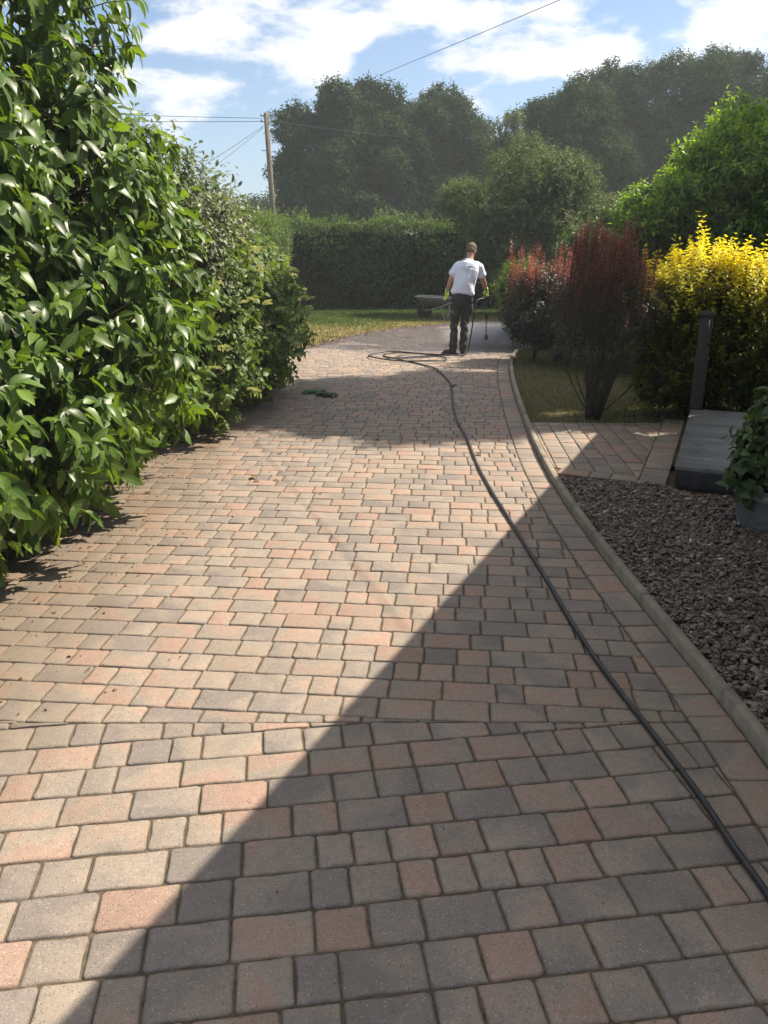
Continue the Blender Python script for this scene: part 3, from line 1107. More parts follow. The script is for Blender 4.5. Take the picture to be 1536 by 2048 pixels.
# slate chippings
def slate():
    poly = [(p[0] + 0.02, p[1]) for p in right_pts if p[1] < 5.93] + [(2.0, 5.65), (2.15, 5.35), (3.3, 5.1), (4.2, 5.0), (3.0, 0.6), (1.2, 0.2)]
    N0 = 125000
    x = rng.uniform(0.2, 4.2, N0); y = rng.uniform(0.2, 6.0, N0)
    k = in_poly(x, y, poly)
    x, y = x[k], y[k]
    n = len(x)
    sz = 0.007 + 0.020 * rng.random(n) ** 2.4
    th = 0.0012 + 0.0018 * rng.random(n)
    m_ = 5
    ang = np.sort(rng.random((n, m_)) * 0.7 + np.arange(m_)[None] , axis=1) / m_ * 2 * np.pi
    rr = sz[:, None] * (0.65 + 0.6 * rng.random((n, m_)))
    asp = 0.38 + 0.45 * rng.random((n, 1))
    lx, ly = np.cos(ang) * rr, np.sin(ang) * rr * asp
    rot = rng.random((n, 1)) * 6.28
    gx = lx * np.cos(rot) - ly * np.sin(rot); gy = lx * np.sin(rot) + ly * np.cos(rot)
    tx, ty = rng.normal(size=(n, 1)) * 0.30, rng.normal(size=(n, 1)) * 0.16
    mound = 0.012 * np.sin(x * 5.1) * np.sin(y * 4.3)
    z0 = 0.006 + rng.random(n) * 0.028 + mound
    zt = z0[:, None] + gx * tx + gy * ty + th[:, None]
    top = np.stack([x[:, None] + gx * .93, y[:, None] + gy * .93, zt], 2)
    bot = np.stack([x[:, None] + gx, y[:, None] + gy, zt - 2 * th[:, None]], 2)
    V = np.concatenate([top, bot], 1).reshape(-1, 3)
    base = (np.arange(n) * 2 * m_)[:, None]
    fs = [base + np.arange(m_)[None]]
    sd_ = []
    for i in range(m_):
        j = (i + 1) % m_
        sd_.append(base + np.array([[i, m_ + i, m_ + j, j]]))
    o = np_mesh('slate_chippings', V, [fs[0]] + sd_, MT['slate'], attrs={'rnd': np.repeat(rng.random(n), 2 * m_)})
    tag(o, kind='stuff')


slate()

# ================================================================== HOUSE (stands to the right, out of the frame, shades the drive)
def house():
    Ud = Vector((0.4141, 0.9102, 0)); Vd = Vector((0.9102, -0.4141, 0))
    x0 = 0.68
    m_wall = simple("house_render", (0.62, 0.57, 0.48), 0.9, nscale=8, var=0.08, bump=0.4, bdist=0.004)
    m_roof = simple("roof_tiles", (0.16, 0.10, 0.075), 0.85, nscale=12, var=0.3, bump=0.5, bdist=0.01)
    m_frame = simple("house_white_paint", (0.75, 0.75, 0.73), 0.4, nscale=8, var=0.04, bump=0.05)
    g = NT("house_glass"); g.bsdf((0.03, 0.035, 0.04), 0.05, 0, 0.6)
    Y0, Y1 = 1.25, 8.1
    A = Vector((x0 + 0.455 * Y1, Y1, 0)); B = Vector((x0 + 0.455 * Y0, Y0, 0))
    L = (A - B).length
    h = empty('house', A.lerp(B, .5), 'pale rendered bungalow with low tiled roof beside the drive', 'house')
    D = 8.0
    eave = 2.55
    def w(u, v, z):      # u along wall from B, v into the house, z
        return B + Ud * u + Vd * v + Vector((0, 0, z))
    mb = MB()
    vs = [w(0, 0, -.05), w(L, 0, -.05), w(L, D, -.05), w(0, D, -.05), w(0, 0, eave), w(L, 0, eave), w(L, D, eave), w(0, D, eave)]
    mb.add(vs, [(0, 1, 5, 4), (1, 2, 6, 5), (2, 3, 7, 6), (3, 0, 4, 7)])
    rz = eave + D / 2 * math.tan(R(33))
    mb.add([w(0, 0, eave), w(0, D, eave), w(0, D / 2, rz)], [(0, 1, 2)])
    mb.add([w(L, 0, eave), w(L, D, eave), w(L, D / 2, rz)], [(0, 2, 1)])
    mb.build('wall', m_wall, h)
    r = MB()
    o = 0.42; tz = math.tan(R(33))
    for s_ in (0, 1):
        v0 = -o if s_ == 0 else D + o
        e0, e1 = w(-.22, v0, eave - o * tz + .17), w(L + .02, v0, eave - o * tz + .17)
        c0, c1 = w(-.22, D / 2, rz + .17), w(L + .02, D / 2, rz + .17)
        dn = Vector((0, 0, -.14))
        r.add([e0, e1, c1, c0, e0 + dn, e1 + dn, c1 + dn, c0 + dn], [(0, 1, 2, 3), (7, 6, 5, 4), (0, 4, 5, 1), (1, 5, 6, 2), (2, 6, 7, 3), (3, 7, 4, 0)])
    r.build('roof', m_roof, h)
    gt = MB()
    gt.tube([w(-.3, -o - .05, eave - .12), w(L, -o - .05, eave - .12)], 0.055, 8)
    gt.tube([w(L - .3, -o - .05, eave - .15), w(L - .3, -.05, eave - .5), w(L - .3, -.05, 0.05)], 0.034, 8)
    gt.build('gutter', m_frame, h)
    for u0, wd, z0, z1, kind in ((5.7, 1.0, 0.18, 2.2, 'door'), (2.5, 1.9, 0.95, 2.15, 'window')):
        f = MB()
        rotm = Matrix((tuple((Ud.x, Vd.x, 0)), tuple((Ud.y, Vd.y, 0)), (0, 0, 1)))
        zc, hh = (z0 + z1) / 2, z1 - z0
        f.box(w(u0, -.02, z0 + .035), (wd, .08, .07), rotm); f.box(w(u0, -.02, z1 - .035), (wd, .08, .07), rotm)
        for k in (-1, 0, 1) if kind == 'window' else (-1, 1):
            f.box(w(u0 + k * (wd / 2 - .035), -.022, zc), (.07, .08, hh - .14), rotm)
        fo = f.build(kind, m_frame, h)
        p = MB(); p.box(w(u0, -.005, zc), (wd - .1, .02, hh - .1), rotm)
        po = p.build('pane', g.m, h)
        po.parent = fo; po.location = (0, 0, 0)


house()

# ================================================================== STEP, POST
def step():
    m = NT("grey_decking")
    v = m.attr('board', 'Vector')
    n = m.noise(7, 4, 0.6, m.vadd(m.pos(), v))
    sp = m.N.new('ShaderNodeSeparateXYZ'); m.L.new(v, sp.inputs[0])
    col = m.mix(n, (0.19, 0.20, 0.205), (0.33, 0.34, 0.345))
    col = m.mix(1.0, col, m.ramp(sp.outputs[0], [(0, (0.82,) * 3), (1, (1.15,) * 3)]), 'MULTIPLY')
    stn = m.rng(m.noise(3.2, 5, 0.7, None, 0.8), .48, .66, 0, .55, True)
    col = m.mix(stn, col, (0.10, 0.10, 0.088))
    m.bsdf(col, m.rng(n, .3, .7, .35, .6), 0, 0.5, m.bump(m.noise(90, 3, 0.6), 0.35, 0.002))
    dark = simple("step_frame_wood", (0.035, 0.032, 0.030), 0.8, nscale=16, var=0.4, bump=0.4)
    A = G(1349, 976); A.z = 0
    s_ = empty('wooden_step', A, 'low grey decked step beside the block path, galvanised tub at its corner', 'step')
    Ln, Wn, Hn = 2.3, 1.02, 0.165
    V, Fs, Bd = [], [], []
    u = 0
    wb = 0.118
    while u < Ln - 0.05:
        r = random.random()
        # grooved board running across the step
        ng = 9
        prof = []
        for q in range(ng):
            a, b = q / ng, (q + 1) / ng
            prof += [(u + (a + .06 / ng) * (wb - .005), 0), (u + (b - .34 / ng) * (wb - .005), 0), (u + (b - .26 / ng) * (wb - .005), -.0025), (u + (b - .06 / ng) * (wb - .005), -.0025)]
        prof = [(u, -.028)] + prof + [(u + wb - .005, -.0025), (u + wb - .005, -.028)]
        b0 = len(V)
        dz = random.uniform(-.001, .001)
        for v_ in (-0.015, Wn):
            for (a, z) in prof:
                V.append(A + Ud * a + Vd * v_ + Vector((0, 0, Hn + z + dz)))
                Bd.append((r, r * 7, r * 3))
        k = len(prof)
        for i in range(k - 1):
            Fs.append((b0 + i, b0 + i + 1, b0 + k + i + 1, b0 + k + i))
        Fs.append(tuple(b0 + i for i in range(k))); Fs.append(tuple(b0 + k + i for i in reversed(range(k))))
        u += wb
    np_mesh('deck_board', np.array([tuple(v) for v in V]), Fs, m.m, s_, {'board': np.array(Bd)}).name = 'decking'
    f = MB()
    rotm = Matrix(((Ud.x, Vd.x, 0), (Ud.y, Vd.y, 0), (0, 0, 1)))
    f.box(A + Vd * Wn / 2 + Ud * 0.012 + Vector((0, 0, .066)), (.03, Wn, .138), rotm)
    f.box(A + Vd * 0.012 + Ud * (Ln / 2 + .03) + Vector((0, 0, .066)), (Ln, .03, .138), rotm)
    f.box(A + Vd * (Wn - .02) + Ud * (Ln / 2 + .03) + Vector((0, 0, .066)), (Ln, .03, .138), rotm)
    f.build('frame', dark, s_, bevel=0.002)
    # post
    pm = simple("dark_stained_wood", (0.046, 0.042, 0.034), 0.75, nscale=30, var=0.4, bump=0.4)
    b = A + Ud * (Ln + 0.06) - Vd * (-0.03)
    p = empty('wooden_post', b, 'dark square wooden post with flat cap standing at the far corner of the grey step', 'post')
    mb = MB(); mb.box(b + Vector((0, 0, .53)), (.118, .118, 1.06), rotm)
    mb.build('shaft', pm, p, bevel=0.004)
    mb = MB(); mb.box(b + Vector((0, 0, 1.075)), (.150, .150, .028), rotm)
    mb.add([b + rotm @ Vector((x * .06, y * .06, 1.09)) for x, y in ((-1, -1), (1, -1), (1, 1), (-1, 1))] + [b + Vector((0, 0, 1.11))], [(0, 1, 4), (1, 2, 4), (2, 3, 4), (3, 0, 4)])
    mb.build('cap', pm, p, bevel=0.003)
    mb = MB(); mb.box(b + rotm @ Vector((-.063, .03, .98)), (.012, .012, .09), rotm)
    mb.build('hook', simple("bright_hook", (0.45, 0.45, 0.4), 0.4, 0.6, nscale=20, var=.1, bump=.1), p)


step()


def tub():
    m = NT("galvanised_steel")
    v = m.voro(28, out='Color')
    sp = m.N.new('ShaderNodeSeparateColor'); m.L.new(v, sp.inputs[0])
    col = m.mix(sp.outputs[0], (0.26, 0.28, 0.29), (0.40, 0.42, 0.43))
    col = m.mix(m.rng(m.noise(6, 4, 0.6), 0.5, 0.7, 0, 0.5, True), col, (0.13, 0.12, 0.11))
    m.bsdf(col, 0.55, 0.55, 0.5, m.bump(m.noise(60, 3), 0.15, 0.002))
    rim_y = 4.78
    cl = P(1469, 968, rim_y)                     # left of the rim
    r1 = 0.255
    c = Vector((cl.x + r1 + 0.005, rim_y, 0.012))
    H = cl.z - 0.012
    t = empty('metal_tub', c, 'round galvanised metal tub with ribbed rim standing on the slate by the grey step', 'plant pot')
    mb = MB()
    mb.lathe([(0.190, 0.0), (0.196, 0.004), (0.198, 0.02), (0.203, 0.03), (0.232, H * .74), (0.240, H * .76), (0.234, H * .79), (0.242, H * .82), (0.236, H * .85), (0.246, H * .965), (0.256, H * .97), (0.261, H * .985), (0.256, H), (0.246, H * .99), (0.238, H * .9), (0.215, H * .55), (0.0, H * .88)], c, 48)
    mb.build('body', m.m, t, smooth=True)
    for sgn in (-1, 1):
        mb = MB()
        a = R(158) if sgn < 0 else R(-22)
        e = Vector((math.cos(a), math.sin(a), 0)); tt = Vector((-e.y, e.x, 0))
        pc = c + e * 0.256 + Vector((0, 0, H * .90))
        pts = [pc + tt * (math.cos(q) * .052) + e * (.004 + math.sin(q) * .05) + Vector((0, 0, -math.sin(q) * .012)) for q in np.linspace(0, math.pi, 12)]
        mb.tube(pts, 0.006, 8)
        mb.box(pc + e * (-.004), (.008, .13, .045), rot_z(a))
        mb.build('handle', m.m, t, smooth=False)
    mb = MB(); mb.lathe([(0.215, H * .9), (0.11, H * .93), (0.0, H * .95)], c, 24, cap_b=False)
    mb.build('compost', MT['soil'], t)
    # plant in the tub: sedum-like with pale flat heads
    pb = c + Vector((0, 0, H * .93))
    p = empty('potted_plant', pb, 'leafy green plant with pale green flat flower heads growing in the metal tub', 'plant')
    blobs = [((pb.x + .0, pb.y, pb.z + .20), (.22, .21, .22)), ((pb.x + .05, pb.y + .05, pb.z + .38), (.18, .18, .20)), ((pb.x - .13, pb.y - .06, pb.z + .10), (.13, .12, .13)), ((pb.x + .14, pb.y - .12, pb.z + .22), (.16, .16, .22))]
    shoots('foliage', LEAF['pot'], blobs, 420, 6, 0.085, 0.055, 0.09, p, 'blade', zmin=pb.z - .05, up=0.5, splay=1.0, droop=0.25, curv=0.3, tint=(0.55, .3), smooth=True)
    st = MB()
    heads = [(-.20, -.02, .44), (-.10, .04, .53), (-.03, -.09, .50), (.09, .03, .58), (-.21, .06, .33), (.02, .14, .56), (.18, -.04, .52), (-.12, -.14, .38)]
    for hx, hy, hz in heads:
        e = pb + Vector((hx, hy, hz))
        st.tube(smooth_path([pb + Vector((hx * .3, hy * .3, 0)), pb + Vector((hx * .6, hy * .6, hz * .5)), e], 3), [.006] * 7, 5)
    st.build('stem', MT['bark'], p)
    for hx, hy, hz in heads:
        e = pb + Vector((hx, hy, hz))
        n = 90
        a = rng.random(n) * 6.28; rr = np.sqrt(rng.random(n)) * 0.062
        pts = np.stack([e.x + np.cos(a) * rr, e.y + np.sin(a) * rr, e.z + 0.012 - rr * rr * 5 + rng.normal(size=n) * .003], 1)
        T = norm(np.stack([np.cos(a), np.sin(a), 1.2 + rng.random(n)], 1))
        V, Fc, ac, al, k = leaf_arrays(pts - T * .01, T, rand_dirs(n), .022, .013, 'quad', .1, .3)
        np_mesh('flower_head', V, Fc, LEAF['elder'], p, {'tint': np.repeat(.5 + .5 * rng.random(n), k), 'rnd': np.repeat(rng.random(n), k)})


tub()

# ================================================================== LEFT SHRUBS
def xyz(*a):
    return tuple(a)


def stems(m, base, blobs, r, n_extra=2):
    for b in blobs:
        for _ in range(n_extra):
            s0 = Vector(base) + Vector((random.uniform(-.25, .25), random.uniform(-.35, .35), 0))
            e = Vector(b[0]) + Vector((random.uniform(-.4, .4) * b[1][0], random.uniform(-.4, .4) * b[1][1], random.uniform(-.2, .5) * b[1][2]))
            limb(m, s0, e, r, r * .3, 0.12, 6, 6)


def left_shrubs():
    # near glossy one
    base = (-2.7, 4.9, 0)
    t = empty('glossy_shrub', base, 'tall glossy evergreen shrub with large drooping pointed leaves, nearest on the left', 'shrub')
    blobs = [((-2.85, 4.1, 0.95), (1.00, 1.0, 0.95)), ((-2.95, 4.4, 2.2), (1.10, 1.15, 1.2)), ((-2.30, 5.05, 1.0), (0.95, 0.9, 0.88)),
             ((-2.50, 5.5, 1.9), (1.0, 1.1, 1.0)), ((-2.70, 5.6, 2.95), (0.95, 1.0, 0.72)), ((-3.5, 3.5, 1.9), (1.2, 1.0, 1.7)), ((-2.55, 3.6, .70), (.8, .65, .62)), ((-2.30, 4.25, .75), (.75, .7, .62)),
             ((-3.0, 4.9, 3.35), (1.1, 1.0, 0.75)), ((-2.15, 6.05, 1.30), (0.82, 0.75, 0.86)), ((-2.32, 6.2, 1.95), (0.80, 0.7, 0.75))]
    gl = [(b[0], b[1]) for b in blobs]
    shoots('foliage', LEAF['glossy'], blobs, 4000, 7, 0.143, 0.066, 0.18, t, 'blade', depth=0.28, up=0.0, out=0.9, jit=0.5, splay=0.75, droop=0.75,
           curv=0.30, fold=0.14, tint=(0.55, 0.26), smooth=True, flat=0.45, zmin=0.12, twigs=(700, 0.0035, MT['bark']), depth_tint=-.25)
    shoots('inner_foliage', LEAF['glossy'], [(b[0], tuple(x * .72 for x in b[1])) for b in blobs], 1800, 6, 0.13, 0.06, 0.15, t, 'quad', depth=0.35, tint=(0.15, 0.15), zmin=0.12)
    m = MB(); stems(m, base, blobs, 0.028); m.build('stems', MT['bark'], t, smooth=True)
    # grey-green one behind it
    base = (-2.5, 8.0, 0)
    t = empty('grey_leaved_shrub', base, 'grey-green small-leaved shrub arching out between the glossy shrub and the flowering one', 'shrub')
    blobs = [((-2.55, 7.9, 1.15), (0.85, .8, 0.9)), ((-2.20, 7.3, 1.95), (0.80, .75, 0.52)), ((-2.05, 8.3, 1.80), (0.70, .8, 0.42)), ((-2.9, 7.9, 2.1), (0.8, .8, .6)), ((-1.95, 6.95, 1.55), (.62, .5, .45))]
    shoots('foliage', LEAF['grey'], blobs, 2800, 8, 0.075, 0.036, 0.24, t, 'oval', depth=0.35, up=0.15, jit=0.5, splay=0.8, droop=0.35, curv=0.2, tint=(0.55, .3), flat=0.7, twigs=(900, 0.003, MT['bark']))
    shoots('inner_foliage', LEAF['grey'], [(b[0], tuple(x * .7 for x in b[1])) for b in blobs], 1200, 6, 0.08, 0.05, 0.15, t, 'quad', depth=0.4, tint=(0.1, 0.1))
    m = MB(); stems(m, base, blobs, 0.02); m.build('stems', MT['bark'], t, smooth=True)
    # arching long sprays at its top right, against the sky
    # viburnum with pale heads
    base = (-1.95, 8.8, 0)
    t = empty('flowering_shrub', base, 'round-leaved green shrub with flat pale green flower heads, farthest of the left-hand shrubs', 'shrub')
    blobs = [((-1.82, 7.35, 0.72), (0.64, .7, 0.66)), ((-1.85, 7.6, 1.30), (0.66, .8, 0.50)), ((-1.74, 8.7, 0.66), (0.72, .75, 0.62)), ((-1.78, 8.9, 1.22), (0.74, .8, 0.52)), ((-1.74, 9.8, 0.75), (0.76, .85, 0.72)), ((-1.88, 9.8, 1.34), (0.68, .75, 0.44)), ((-2.6, 9.6, 1.0), (0.7, .8, .8))]
    shoots('foliage', LEAF['viburnum'], blobs, 3300, 7, 0.085, 0.060, 0.13, t, 'oval', depth=0.30, up=0.2, jit=0.4, splay=0.9, droop=0.35, curv=0.25, fold=.15, tint=(0.5, .3), flat=0.5, smooth=True, zmin=.06, twigs=(400, 0.003, MT['bark']))
    shoots('inner_foliage', LEAF['viburnum'], [(b[0], tuple(x * .72 for x in b[1])) for b in blobs], 1200, 6, 0.09, 0.06, 0.14, t, 'quad', depth=0.4, tint=(0.1, 0.1))
    m = MB(); stems(m, base, blobs, 0.02); m.build('stems', MT['bark'], t, smooth=True)
    o, nn, _ = sample_blobs(blobs, 400, 0.02, 0.25, 0.95, 0.1, 0.1)
    sel = [i for i in range(400) if nn[i][0] > 0.1 and nn[i][2] > -.35][:70]
    for i in sel:
        c = Vector(o[i] + nn[i] * 0.14) + Vector((0, 0, .03))
        n = 80
        a = rng.random(n) * 6.28; rr = np.sqrt(rng.random(n)) * rng.uniform(.045, .068)
        tl = rng.normal(size=2) * .25
        pts = np.stack([c.x + np.cos(a) * rr, c.y + np.sin(a) * rr, c.z + 0.01 - rr * rr * 5 + np.cos(a) * rr * tl[0] + np.sin(a) * rr * tl[1] + rng.normal(size=n) * .003], 1)
        T = norm(np.stack([np.cos(a), np.sin(a), 1.0 + rng.random(n)], 1))
        V, Fc, ac, al, k = leaf_arrays(pts - T * .008, T, rand_dirs(n), .020, .012, 'quad', .1, .3)
        V2 = [V]
        np_mesh('flower_head', V, Fc, LEAF['flower'], t, {'tint': np.repeat(.3 + .7 * rng.random(n), k), 'rnd': np.repeat(rng.random(n), k)})


left_shrubs()

# ================================================================== HEDGES
def hedge(name, label, a, b, width, h, n, leaf=0.05, tint=(0.5, .3), top_fn=None, base=0.0, fac=0.0, mat='hedge'):
    """clipped hedge from a to b"""
    a, b = Vector((a[0], a[1], 0)), Vector((b[0], b[1], 0))
    t = empty(name, a.lerp(b, .5), label, 'hedge')
    d = (b - a); L = d.length; d.normalize(); s_ = Vector((-d.y, d.x, 0))
    # sample points on the outer shell
    per_len = 2 * h + width
    u = rng.random(n) * L
    q = rng.random(n) * per_len
    side = np.where(q < h, -1, np.where(q > h + width, 1, 0))
    v = np.where(side == -1, -width / 2, np.where(side == 1, width / 2, (q - h) - width / 2))
    z = np.where(side == -1, q, np.where(side == 1, q - h - width, h))
    wob = 0.10 * np.sin(u * 2.1 + z * 3) + 0.06 * np.sin(u * 5.3 - z * 4.1) + rng.normal(size=n) * 0.03
    nx = np.where(side == 0, 0, side).astype(float); nz = np.where(side == 0, 1.0, 0.0)
    dep = rng.random(n) ** 1.5 * 0.22
    v = v + nx * (wob - dep)
    z = z + nz * (wob * 0.8 - dep)
    # rounded shoulders, some straggling shoots on top
    z = z + nz * (rng.random(n) ** 9) * 0.32
    v = v - nx * np.clip((z - h + .25) / .25, 0, 1) * 0.12
    cx = a.x + d.x * u + s_.x * v; cy = a.y + d.y * u + s_.y * v
    o = np.stack([cx, cy, np.maximum(z, base + 0.05)], 1)
    nn = norm(np.stack([s_.x * nx, s_.y * nx, nz], 1) + 1e-6)
    per = 6
    sl = leaf * 2.2
    dd = norm(nn + np.array([0, 0, .5]) + rng.normal(size=(n, 3)) * .5)
    Pn, T, N2, tn = [], [], [], []
    for i in range(per):
        f = (i + .5) / per
        rad = rand_dirs(n)
        Pn.append(o + dd * (sl * f)); T.append(norm(dd * .5 + rad)); N2.append(norm(np.array([0, 0, .6]) + nn * .5 + rng.normal(size=(n, 3)) * .4))
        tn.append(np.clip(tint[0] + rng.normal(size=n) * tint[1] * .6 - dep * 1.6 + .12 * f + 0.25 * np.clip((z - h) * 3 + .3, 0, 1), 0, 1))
    Pn, T, N2, tn = map(np.concatenate, (Pn, T, N2, tn))
    V, Fc, ac, al, k = leaf_arrays(Pn, T, N2, leaf * (.7 + .6 * rng.random(len(Pn))), leaf * .55, 'quad', .2, .25)
    np_mesh('foliage', V, Fc, LEAF[mat], t, {'tint': np.repeat(tn, k), 'rnd': np.repeat(rng.random(len(Pn)), k)})
    # dense twiggy inside
    ins = MB()
    nseg = max(2, int(L / 0.45))
    for i in range(nseg):
        c = a.lerp(b, (i + .5) / nseg)
        for _ in range(3):
            e = c + Vector((random.uniform(-.3, .3), random.uniform(-.3, .3), h * random.uniform(.6, .92)))
            limb(ins, c + Vector((random.uniform(-.2, .2), random.uniform(-.2, .2), 0)), e, .02, .006, .1, 4, 5)
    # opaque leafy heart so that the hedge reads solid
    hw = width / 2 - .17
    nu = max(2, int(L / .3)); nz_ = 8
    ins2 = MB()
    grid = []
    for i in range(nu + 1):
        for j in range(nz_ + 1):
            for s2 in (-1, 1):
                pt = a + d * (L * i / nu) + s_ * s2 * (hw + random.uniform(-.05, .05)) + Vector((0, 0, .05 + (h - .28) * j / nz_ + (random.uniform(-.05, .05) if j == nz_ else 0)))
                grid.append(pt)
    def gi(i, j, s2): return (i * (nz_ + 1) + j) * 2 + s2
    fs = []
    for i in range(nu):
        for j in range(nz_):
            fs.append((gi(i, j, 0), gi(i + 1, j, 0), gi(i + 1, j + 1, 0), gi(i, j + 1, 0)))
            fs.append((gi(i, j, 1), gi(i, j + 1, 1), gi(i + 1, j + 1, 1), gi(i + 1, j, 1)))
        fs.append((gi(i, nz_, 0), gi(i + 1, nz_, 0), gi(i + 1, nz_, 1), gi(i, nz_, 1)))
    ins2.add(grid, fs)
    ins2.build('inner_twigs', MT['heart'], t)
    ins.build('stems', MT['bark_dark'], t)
    return t


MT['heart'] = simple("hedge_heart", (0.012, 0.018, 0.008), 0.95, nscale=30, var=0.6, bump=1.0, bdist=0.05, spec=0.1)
hb = 23.6
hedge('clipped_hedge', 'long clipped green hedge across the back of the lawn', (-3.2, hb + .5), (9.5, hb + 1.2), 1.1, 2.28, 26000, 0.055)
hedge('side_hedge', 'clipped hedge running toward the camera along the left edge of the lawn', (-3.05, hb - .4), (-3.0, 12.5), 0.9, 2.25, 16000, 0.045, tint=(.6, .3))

# timber fence glimpsed under the hedge corner
def low_fence():
    m = simple("weathered_fence_wood", (0.13, 0.11, 0.085), 0.85, nscale=20, var=0.3, bump=0.4)
    c = Vector((-2.95, 22.75, 0))
    t = empty('picket_fence', c, 'short weathered timber fence under the hedge corner at the back left of the lawn', 'fence')
    mb = MB(); mb.box(c + Vector((0, 0, .28)), (1.3, .04, .12)); mb.build('rail', m, t)
    for i in range(10):
        mb = MB(); mb.box(c + Vector((-.6 + i * .125, .055, .33)), (.06, .02, .66)); mb.build('picket', m, t)


low_fence()

# ================================================================== TREES
def far_trees():
    g = 'big dark trees beyond the hedge'
    env = [blob_px(690, 320, 42, 115, 120, 2.6), blob_px(640, 390, 42, 75, 75, 2.2), blob_px(760, 300, 43, 80, 95, 2.2), blob_px(740, 215, 43, 38, 42, 1.2), blob_px(690, 430, 41, 120, 60, 2.2), blob_px(660, 250, 42, 50, 50, 1.2)]
    tree('sycamore_tree', 'broad dark sycamore right of the telegraph pole, behind the hedge', (P(700, 480, 42).x, 42, 0), split_blobs(env, 9, .42, 3), LEAF['far'], 130000, 0.16, 0.30, group=g, per=6, depth_tint=-.25)
    env = [blob_px(805, 275, 44, 62, 66, 2.2), blob_px(800, 400, 44, 70, 70, 2.2), blob_px(960, 360, 45, 62, 80, 2.2), blob_px(850, 300, 45, 75, 90, 2.4), blob_px(920, 310, 46, 65, 85, 2.2), blob_px(885, 225, 46, 42, 45, 1.3), blob_px(890, 410, 45, 100, 60, 2.2), blob_px(955, 270, 46, 32, 30, 1)]
    tree('sycamore_tree', 'dark sycamore with a forked top, touching the broad sycamore by the telegraph pole', (P(880, 480, 45).x, 45, 0), split_blobs(env, 9, .42, 5), LEAF['far'], 130000, 0.16, 0.26, group=g, per=6)
    env = [blob_px(1130, 260, 40, 100, 85, 2.6), blob_px(1150, 350, 40, 110, 85, 2.4), blob_px(1090, 330, 40, 60, 60, 2), blob_px(1170, 215, 41, 45, 42, 1.2)]
    tree('lime_tree', 'rounded dark dome-topped tree behind the pale apple tree', (P(1140, 480, 40).x, 40, 0), split_blobs(env, 9, .40, 8), LEAF['far'], 100000, 0.14, 0.28, group=g, per=6)
    env = [blob_px(1400, 200, 44, 110, 90, 3), blob_px(1300, 240, 45, 100, 85, 2.6), blob_px(1220, 190, 45, 60, 50, 1.8), blob_px(1480, 260, 44, 100, 110, 3), blob_px(1350, 330, 43, 150, 100, 3), blob_px(1600, 230, 44, 110, 100, 3), blob_px(1450, 150, 44, 60, 40, 1.4), blob_px(1270, 360, 44, 80, 90, 2.4)]
    tree('beech_tree', 'tallest and widest dark tree, behind the laurel at the right', (P(1400, 480, 44).x, 44, 0), split_blobs(env, 8, .40, 11), LEAF['far'], 180000, 0.145, 0.42, group=g, per=6, tint=(.6, .3))
    env = [blob_px(580, 430, 60, 60, 40, 3), blob_px(500, 440, 62, 60, 35, 3), blob_px(420, 440, 62, 60, 35, 3)]
    tree('distant_tree', 'low hazy tree far behind the telegraph pole', (P(520, 480, 62).x, 61, 0), split_blobs(env, 7, .5, 13), LEAF['far'], 16000, 0.22, 0.2, group=g, per=5)
    # airy willow-like tree between
    env = [blob_px(1020, 270, 34, 30, 45, .9), blob_px(1000, 330, 34, 40, 50, 1)]
    tree('silver_birch', 'thin airy pale-leaved tree between the two dark crowns', (P(1010, 480, 34).x, 34, 0), split_blobs(env, 8, .4, 17), LEAF['apple'], 9000, 0.09, 0.08, group=g, per=5)
    # apple tree in front of the hedge on the right
    env = [blob_px(1060, 365, 21.5, 95, 65, 1.2), blob_px(1000, 440, 21.5, 85, 78, 1.2), blob_px(1110, 420, 21.5, 80, 85, 1.2), blob_px(1040, 520, 21.5, 85, 70, 1.1), blob_px(930, 400, 22, 55, 35, .8), blob_px(1155, 365, 21.5, 38, 36, .7), blob_px(1180, 450, 21.5, 50, 60, .8), blob_px(1100, 540, 21.5, 90, 70, 1.1)]
    tree('apple_tree', 'grey-green loose-crowned apple tree in front of the hedge, behind the man', (P(1050, 640, 21.5).x, 21.5, 0), split_blobs(env, 8, .42, 21), LEAF['apple'], 100000, 0.070, 0.09, per=8, slen=.32, jit=0.7, tint=(.55, .35), lump=.2)
    # elder behind berberis
    env = [blob_px(1190, 480, 17, 55, 45, .8), blob_px(1245, 450, 17, 40, 40, .7), blob_px(1150, 520, 17, 40, 45, .7)]
    tree('elder_bush', 'bright light green bush behind the red-leaved shrubs', (P(1195, 640, 17).x, 17, 0), split_blobs(env, 5, .5, 23), LEAF['elder'], 16000, 0.065, 0.05, cat='shrub', per=6)
    # laurel mass right
    env = [blob_px(1420, 360, 13.5, 90, 90, 1.2), blob_px(1500, 330, 13, 70, 100, 1.1), blob_px(1340, 440, 13.5, 80, 90, 1.1), blob_px(1460, 480, 13.0, 130, 130, 1.2), blob_px(1290, 500, 14, 60, 80, 1), blob_px(1560, 450, 13, 120, 180, 1.3), blob_px(1340, 560, 13.5, 90, 90, 1), blob_px(1480, 640, 12.5, 150, 80, 1.1), blob_px(1330, 650, 13.5, 120, 60, 1)]
    sb = split_blobs(env, 6, .48, 27)
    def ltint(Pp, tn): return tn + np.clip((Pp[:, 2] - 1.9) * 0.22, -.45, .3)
    tree('laurel_bush', 'large bright-tipped cherry laurel rising behind the golden shrub', (P(1430, 640, 13.2).x, 13.2, 0), sb, LEAF['laurel'], 95000, 0.105, 0.07, cat='shrub', per=7, W=0.045, slen=0.20, kind='oval', up=0.9, splay=.8, droop=0.0, tint=(.6, .3), tint_fn=ltint, depth=.4)
